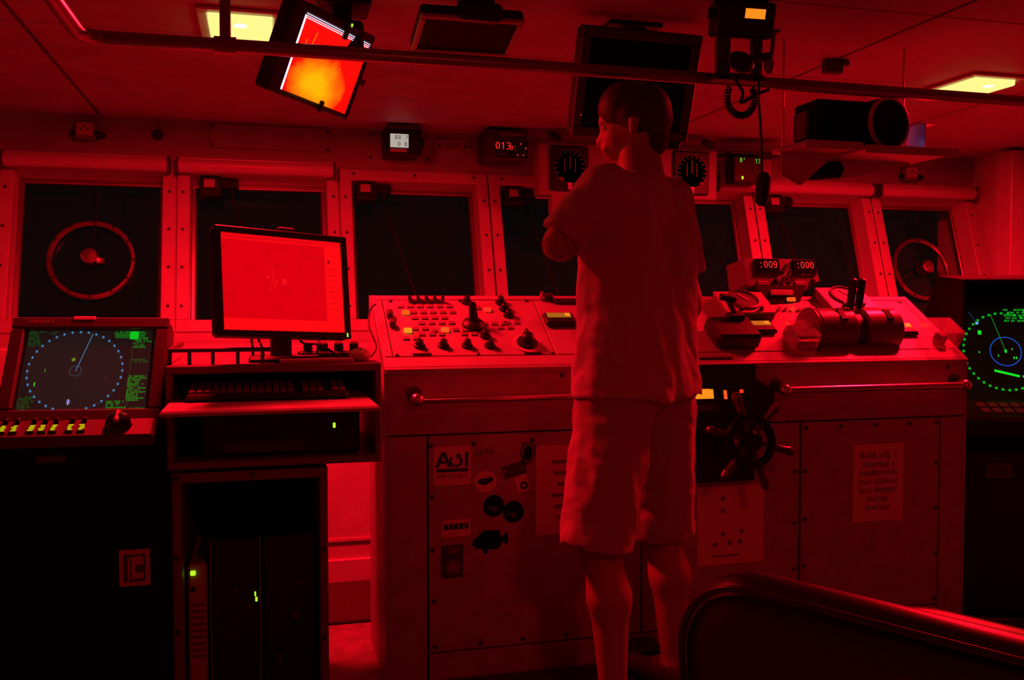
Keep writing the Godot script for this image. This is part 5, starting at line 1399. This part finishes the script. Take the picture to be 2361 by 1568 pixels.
# ---------------------------------------------------------------- person
# bones: [from, to, radius there, radius here, flat end?]; the field is a smooth union of tapered capsules, meshed as surface nets
func flesh(mb: MB, bones: Array, cell: float, blend: float, folds := 0.0) -> void:
	var fn := FastNoiseLite.new()
	fn.seed = 17
	fn.frequency = 1.0
	fn.fractal_octaves = 2
	var lo := Vector3(1e9, 1e9, 1e9)
	var hi := -lo
	for b in bones:
		var r: float = maxf(b[2], b[3]) + 3.0 * cell
		for p in [b[0], b[1]]:
			lo = lo.min(p - Vector3(r, r, r))
			hi = hi.max(p + Vector3(r, r, r))
	var nx := int((hi.x - lo.x) / cell) + 2
	var ny := int((hi.y - lo.y) / cell) + 2
	var nz := int((hi.z - lo.z) / cell) + 2
	var f := PackedFloat32Array()
	f.resize(nx * ny * nz)
	f.fill(1.0)
	for b in bones:
		var a: Vector3 = b[0]
		var c: Vector3 = b[1]
		var ra: float = b[2]
		var rb: float = b[3]
		var cut: bool = b.size() > 4 and b[4]
		var ab := c - a
		var l2 := maxf(ab.length_squared(), 1e-9)
		var dir := ab.normalized()
		var m := maxf(ra, rb) + blend + 2.0 * cell
		var p0 := (a.min(c) - Vector3(m, m, m) - lo) / cell
		var p1 := (a.max(c) + Vector3(m, m, m) - lo) / cell
		for z in range(maxi(0, int(p0.z)), mini(nz - 1, int(p1.z) + 1) + 1):
			for y in range(maxi(0, int(p0.y)), mini(ny - 1, int(p1.y) + 1) + 1):
				var at_ := (z * ny + y) * nx
				for x in range(maxi(0, int(p0.x)), mini(nx - 1, int(p1.x) + 1) + 1):
					var p := lo + Vector3(x, y, z) * cell
					var t := clampf((p - a).dot(ab) / l2, 0.0, 1.0)
					var d := p.distance_to(a + ab * t) - lerpf(ra, rb, t)
					if cut:
						d = maxf(d, (p - c).dot(dir))
					var o := f[at_ + x]
					var h := maxf(blend - absf(d - o), 0.0) / blend
					f[at_ + x] = minf(d, o) - h * h * blend * 0.25
	if folds > 0.0:   # soft, mostly upright folds of cloth
		for z in nz:
			for y in ny:
				for x in nx:
					var i := (z * ny + y) * nx + x
					if absf(f[i]) < 0.05:
						var p := lo + Vector3(x, y, z) * cell
						f[i] += folds * (fn.get_noise_3d(p.x * 13.0 + p.y * 3.0, p.y * 4.5, p.z * 13.0) + 0.5 * fn.get_noise_3d(p.x * 7.0, p.y * 16.0 + p.x * 9.0, p.z * 7.0 + 40.0))
	var idx := PackedInt32Array()
	idx.resize(nx * ny * nz)
	idx.fill(-1)
	var vs := PackedVector3Array()
	var ns := PackedVector3Array()
	var sx := 1
	var sy := nx
	var sz := nx * ny
	for z in nz - 1:
		for y in ny - 1:
			for x in nx - 1:
				var i := z * sz + y * sy + x
				var v0 := f[i]
				var inside := 0
				var q := PackedFloat32Array([v0, f[i + sx], f[i + sy], f[i + sx + sy], f[i + sz], f[i + sx + sz], f[i + sy + sz], f[i + sx + sy + sz]])
				for k in 8:
					if q[k] < 0.0:
						inside += 1
				if inside == 0 or inside == 8:
					continue
				var sum := Vector3.ZERO
				var cnt := 0
				for e in [[0, 1], [2, 3], [4, 5], [6, 7], [0, 2], [1, 3], [4, 6], [5, 7], [0, 4], [1, 5], [2, 6], [3, 7]]:
					var qa := q[e[0]]
					var qb := q[e[1]]
					if (qa < 0.0) != (qb < 0.0):
						var t := qa / (qa - qb)
						var pa := Vector3(e[0] & 1, (e[0] >> 1) & 1, e[0] >> 2)
						var pb := Vector3(e[1] & 1, (e[1] >> 1) & 1, e[1] >> 2)
						sum += pa.lerp(pb, t)
						cnt += 1
				idx[i] = vs.size()
				vs.append(lo + (Vector3(x, y, z) + sum / cnt) * cell)
				ns.append(Vector3(q[1] + q[3] + q[5] + q[7] - q[0] - q[2] - q[4] - q[6], q[2] + q[3] + q[6] + q[7] - q[0] - q[1] - q[4] - q[5], q[4] + q[5] + q[6] + q[7] - q[0] - q[1] - q[2] - q[3]).normalized())
	for z in range(1, nz - 1):
		for y in range(1, ny - 1):
			for x in range(1, nx - 1):
				var i := z * sz + y * sy + x
				var s0 := f[i] < 0.0
				for ax in 3:
					var st: int = [sx, sy, sz][ax]
					if s0 == (f[i + st] < 0.0):
						continue
					var u: int = [sy, sz, sx][ax]
					var w: int = [sz, sx, sy][ax]
					var a := idx[i]
					var b2 := idx[i - u]
					var c2 := idx[i - u - w]
					var d2 := idx[i - w]
					if a < 0 or b2 < 0 or c2 < 0 or d2 < 0:
						continue
					if s0:
						mb.tri(vs[a], vs[b2], vs[c2], ns[a], ns[b2], ns[c2])
						mb.tri(vs[a], vs[c2], vs[d2], ns[a], ns[c2], ns[d2])
					else:
						mb.tri(vs[a], vs[c2], vs[b2], ns[a], ns[c2], ns[b2])
						mb.tri(vs[a], vs[d2], vs[c2], ns[a], ns[d2], ns[c2])


func hand(mb: MB, wrist: Vector3, dir: Vector3, palm: Vector3, side: float, curl: float) -> void:   # dir: towards the fingers, palm: the way the palm faces, side: where the thumb leaves
	var y := dir.normalized()
	var z := (palm - y * palm.dot(y)).normalized()
	var x := y.cross(z) * side
	var b := []
	for k in 4:
		var s := (k - 1.5) * 0.019
		b.append([wrist + y * 0.01 + x * s * 0.5, wrist + y * 0.085 + x * s, 0.017, 0.013])
		var p := wrist + y * 0.085 + x * s
		var d := y
		var ln: float = [0.034, 0.04, 0.037, 0.028][k]
		for j in 3:
			d = (d + z * curl * (0.5 + 0.5 * j)).normalized()
			var q := p + d * ln
			b.append([p, q, 0.0095 - j * 0.0008, 0.0088 - j * 0.0008])
			p = q
			ln *= 0.72
	var t0 := wrist + y * 0.022 - x * 0.026
	var t1 := t0 + (y * 0.6 - x * 0.75 + z * 0.35).normalized() * 0.042
	var t2 := t1 + (y * 0.95 - x * 0.2 + z * 0.4).normalized() * 0.034
	var t3 := t2 + (y * 0.95 + z * 0.5).normalized() * 0.026
	b.append([t0, t1, 0.014, 0.0115])
	b.append([t1, t2, 0.0112, 0.01])
	b.append([t2, t3, 0.0098, 0.0085])
	flesh(mb, b, 0.004, 0.006)


func person() -> void:
	var t := thing("person", "person in a pale t-shirt and loose shorts standing with back turned at the console", "person", at(V(1.03, 0.012, 2.47), euler(33, 0, 0)))
	# joints: own -z is forward, +x the person's right
	var hl := Vector3(-0.095, 0.92, 0.0)
	var hr := Vector3(0.095, 0.92, 0.0)
	var kl := Vector3(-0.13, 0.5, -0.03)
	var kr := Vector3(0.16, 0.5, -0.02)
	var al := Vector3(-0.135, 0.09, 0.02)
	var ar := Vector3(0.175, 0.09, 0.02)
	var sl := Vector3(-0.17, 1.475, 0.0)
	var sr := Vector3(0.17, 1.475, 0.0)
	var el := Vector3(-0.26, 1.33, -0.07)
	var er := Vector3(0.215, 1.17, 0.03)
	var wl := Vector3(-0.075, 1.43, -0.2)
	var wr := Vector3(0.2, 0.95, -0.05)
	var body := [
		[hl, kl, 0.088, 0.056], [hr, kr, 0.088, 0.056], [kl, kl + (al - kl) * 0.35 + Vector3(0, 0, 0.015), 0.055, 0.056], [kl + (al - kl) * 0.35 + Vector3(0, 0, 0.015), al, 0.056, 0.037],
		[kr, kr + (ar - kr) * 0.35 + Vector3(0, 0, 0.015), 0.055, 0.056], [kr + (ar - kr) * 0.35 + Vector3(0, 0, 0.015), ar, 0.056, 0.037],
		[Vector3(-0.07, 0.95, 0), Vector3(0.07, 0.95, 0), 0.11, 0.11], [Vector3(0, 0.98, 0), Vector3(0, 1.2, 0), 0.115, 0.115],
		[Vector3(-0.07, 1.2, 0), Vector3(-0.09, 1.38, 0), 0.1, 0.095], [Vector3(0.07, 1.2, 0), Vector3(0.09, 1.38, 0), 0.1, 0.095], [Vector3(-0.12, 1.46, 0.005), Vector3(0.12, 1.46, 0.005), 0.062, 0.062],
		[Vector3(0, 1.47, 0.01), Vector3(0, 1.6, -0.005), 0.062, 0.054], [sl, el, 0.054, 0.042], [sr, er, 0.054, 0.042], [el, wl, 0.041, 0.028], [er, wr, 0.041, 0.028],
		[al + Vector3(0, -0.03, 0.02), al + Vector3(-0.01, -0.05, -0.15), 0.035, 0.03], [ar + Vector3(0, -0.03, 0.02), ar + Vector3(0.02, -0.05, -0.15), 0.035, 0.03]]
	var mb := MB.new()
	flesh(mb, body, 0.014, 0.035)
	# head, turned a little to the left and bent down
	var hx := at(Vector3(0, 1.6, 0.0), euler(24, -8, 0))
	var head := [[Vector3(0, 0.1, 0.02), Vector3(0, 0.115, -0.02), 0.078, 0.074], [Vector3(0, 0.06, 0.015), Vector3(0, 0.05, -0.045), 0.066, 0.05], [Vector3(0, 0.02, -0.055), Vector3(0, 0.01, -0.07), 0.034, 0.026], [Vector3(0, 0.075, -0.082), Vector3(0, 0.045, -0.103), 0.01, 0.014], [Vector3(-0.025, 0.092, -0.082), Vector3(0.025, 0.092, -0.082), 0.013, 0.013],
		[Vector3(-0.018, 0.018, -0.088), Vector3(0.018, 0.018, -0.088), 0.009, 0.009], [Vector3(-0.078, 0.07, 0.012), Vector3(-0.082, 0.04, 0.005), 0.014, 0.009], [Vector3(0.078, 0.07, 0.012), Vector3(0.082, 0.04, 0.005), 0.014, 0.009], [Vector3(0, -0.06, 0.01), Vector3(0, 0.03, 0.005), 0.054, 0.05]]
	for b in head:
		b[0] = hx * b[0]
		b[1] = hx * b[1]
	flesh(mb, head, 0.006, 0.018)
	hand(mb, wl, Vector3(0.35, 0.75, 0.55), Vector3(0.6, 0.1, 0.8), 1.0, 0.3)
	hand(mb, wr, Vector3(0.03, -1, -0.12), Vector3(-1, 0, 0), 1.0, 0.28)
	put(mb, "body", M.skin, t, "bare skin of arms, legs, neck and head")
	for s in [-1, 1]:
		put(MB.new().ball(hx * Vector3(s * 0.031, 0.075, -0.079), Vector3(0.011, 0.009, 0.011), 12, 8), "eye", M.paper, t)
	# short dark hair
	var hb := [[Vector3(0, 0.105, 0.024), Vector3(0, 0.122, -0.018), 0.085, 0.079], [Vector3(0, 0.06, 0.04), Vector3(0, 0.02, 0.045), 0.066, 0.045], [Vector3(-0.06, 0.09, 0.0), Vector3(-0.062, 0.06, 0.015), 0.024, 0.018], [Vector3(0.06, 0.09, 0.0), Vector3(0.062, 0.06, 0.015), 0.024, 0.018]]
	for b in hb:
		b[0] = hx * b[0]
		b[1] = hx * b[1]
	mb = MB.new()
	flesh(mb, hb, 0.007, 0.02)
	put(mb, "hair", M.hair, t, "short dark hair")
	# t-shirt: loose, with cut sleeves and a straight hem
	mb = MB.new()
	flesh(mb, [[Vector3(-0.08, 1.2, 0), Vector3(-0.085, 0.91, 0.0), 0.118, 0.137, true], [Vector3(0.08, 1.2, 0), Vector3(0.085, 0.91, 0.0), 0.118, 0.137, true], [Vector3(0.0, 1.2, 0), Vector3(0.0, 0.91, 0.0), 0.125, 0.145, true],
		[Vector3(-0.07, 1.2, 0), Vector3(-0.092, 1.38, 0), 0.118, 0.11], [Vector3(0.07, 1.2, 0), Vector3(0.092, 1.38, 0), 0.118, 0.11], [Vector3(-0.13, 1.46, 0.005), Vector3(0.13, 1.46, 0.005), 0.074, 0.074],
		[Vector3(0, 1.44, 0.01), Vector3(0, 1.535, 0.005), 0.085, 0.07, true], [sl, sl.lerp(el, 0.9), 0.068, 0.072, true], [sr, sr.lerp(er, 0.72), 0.068, 0.072, true]], 0.011, 0.03, 0.009)
	put(mb, "t_shirt", M.shirt_cloth, t, "pale loose t-shirt")
	# shorts to the knee
	mb = MB.new()
	flesh(mb, [[Vector3(-0.07, 0.98, 0), Vector3(0.07, 0.98, 0), 0.118, 0.118], [hl + Vector3(0, 0.02, 0), kl + Vector3(-0.02, 0.0, 0), 0.115, 0.105, true], [hr + Vector3(0, 0.02, 0), kr + Vector3(0.0, -0.02, 0), 0.115, 0.1, true]], 0.011, 0.03, 0.009)
	put(mb, "shorts", M.shorts_cloth, t, "loose knee-length shorts")
	for s in [[al, -0.015], [ar, 0.02]]:
		var a: Vector3 = s[0]
		mb = MB.new()
		flesh(mb, [[a + Vector3(0, -0.042, 0.035), a + Vector3(s[1], -0.05, -0.17), 0.042, 0.034], [a + Vector3(0, -0.02, 0.02), a + Vector3(0, -0.03, -0.05), 0.046, 0.04]], 0.008, 0.02)
		put(mb, "shoe", M.shoe, t, "dark shoe")
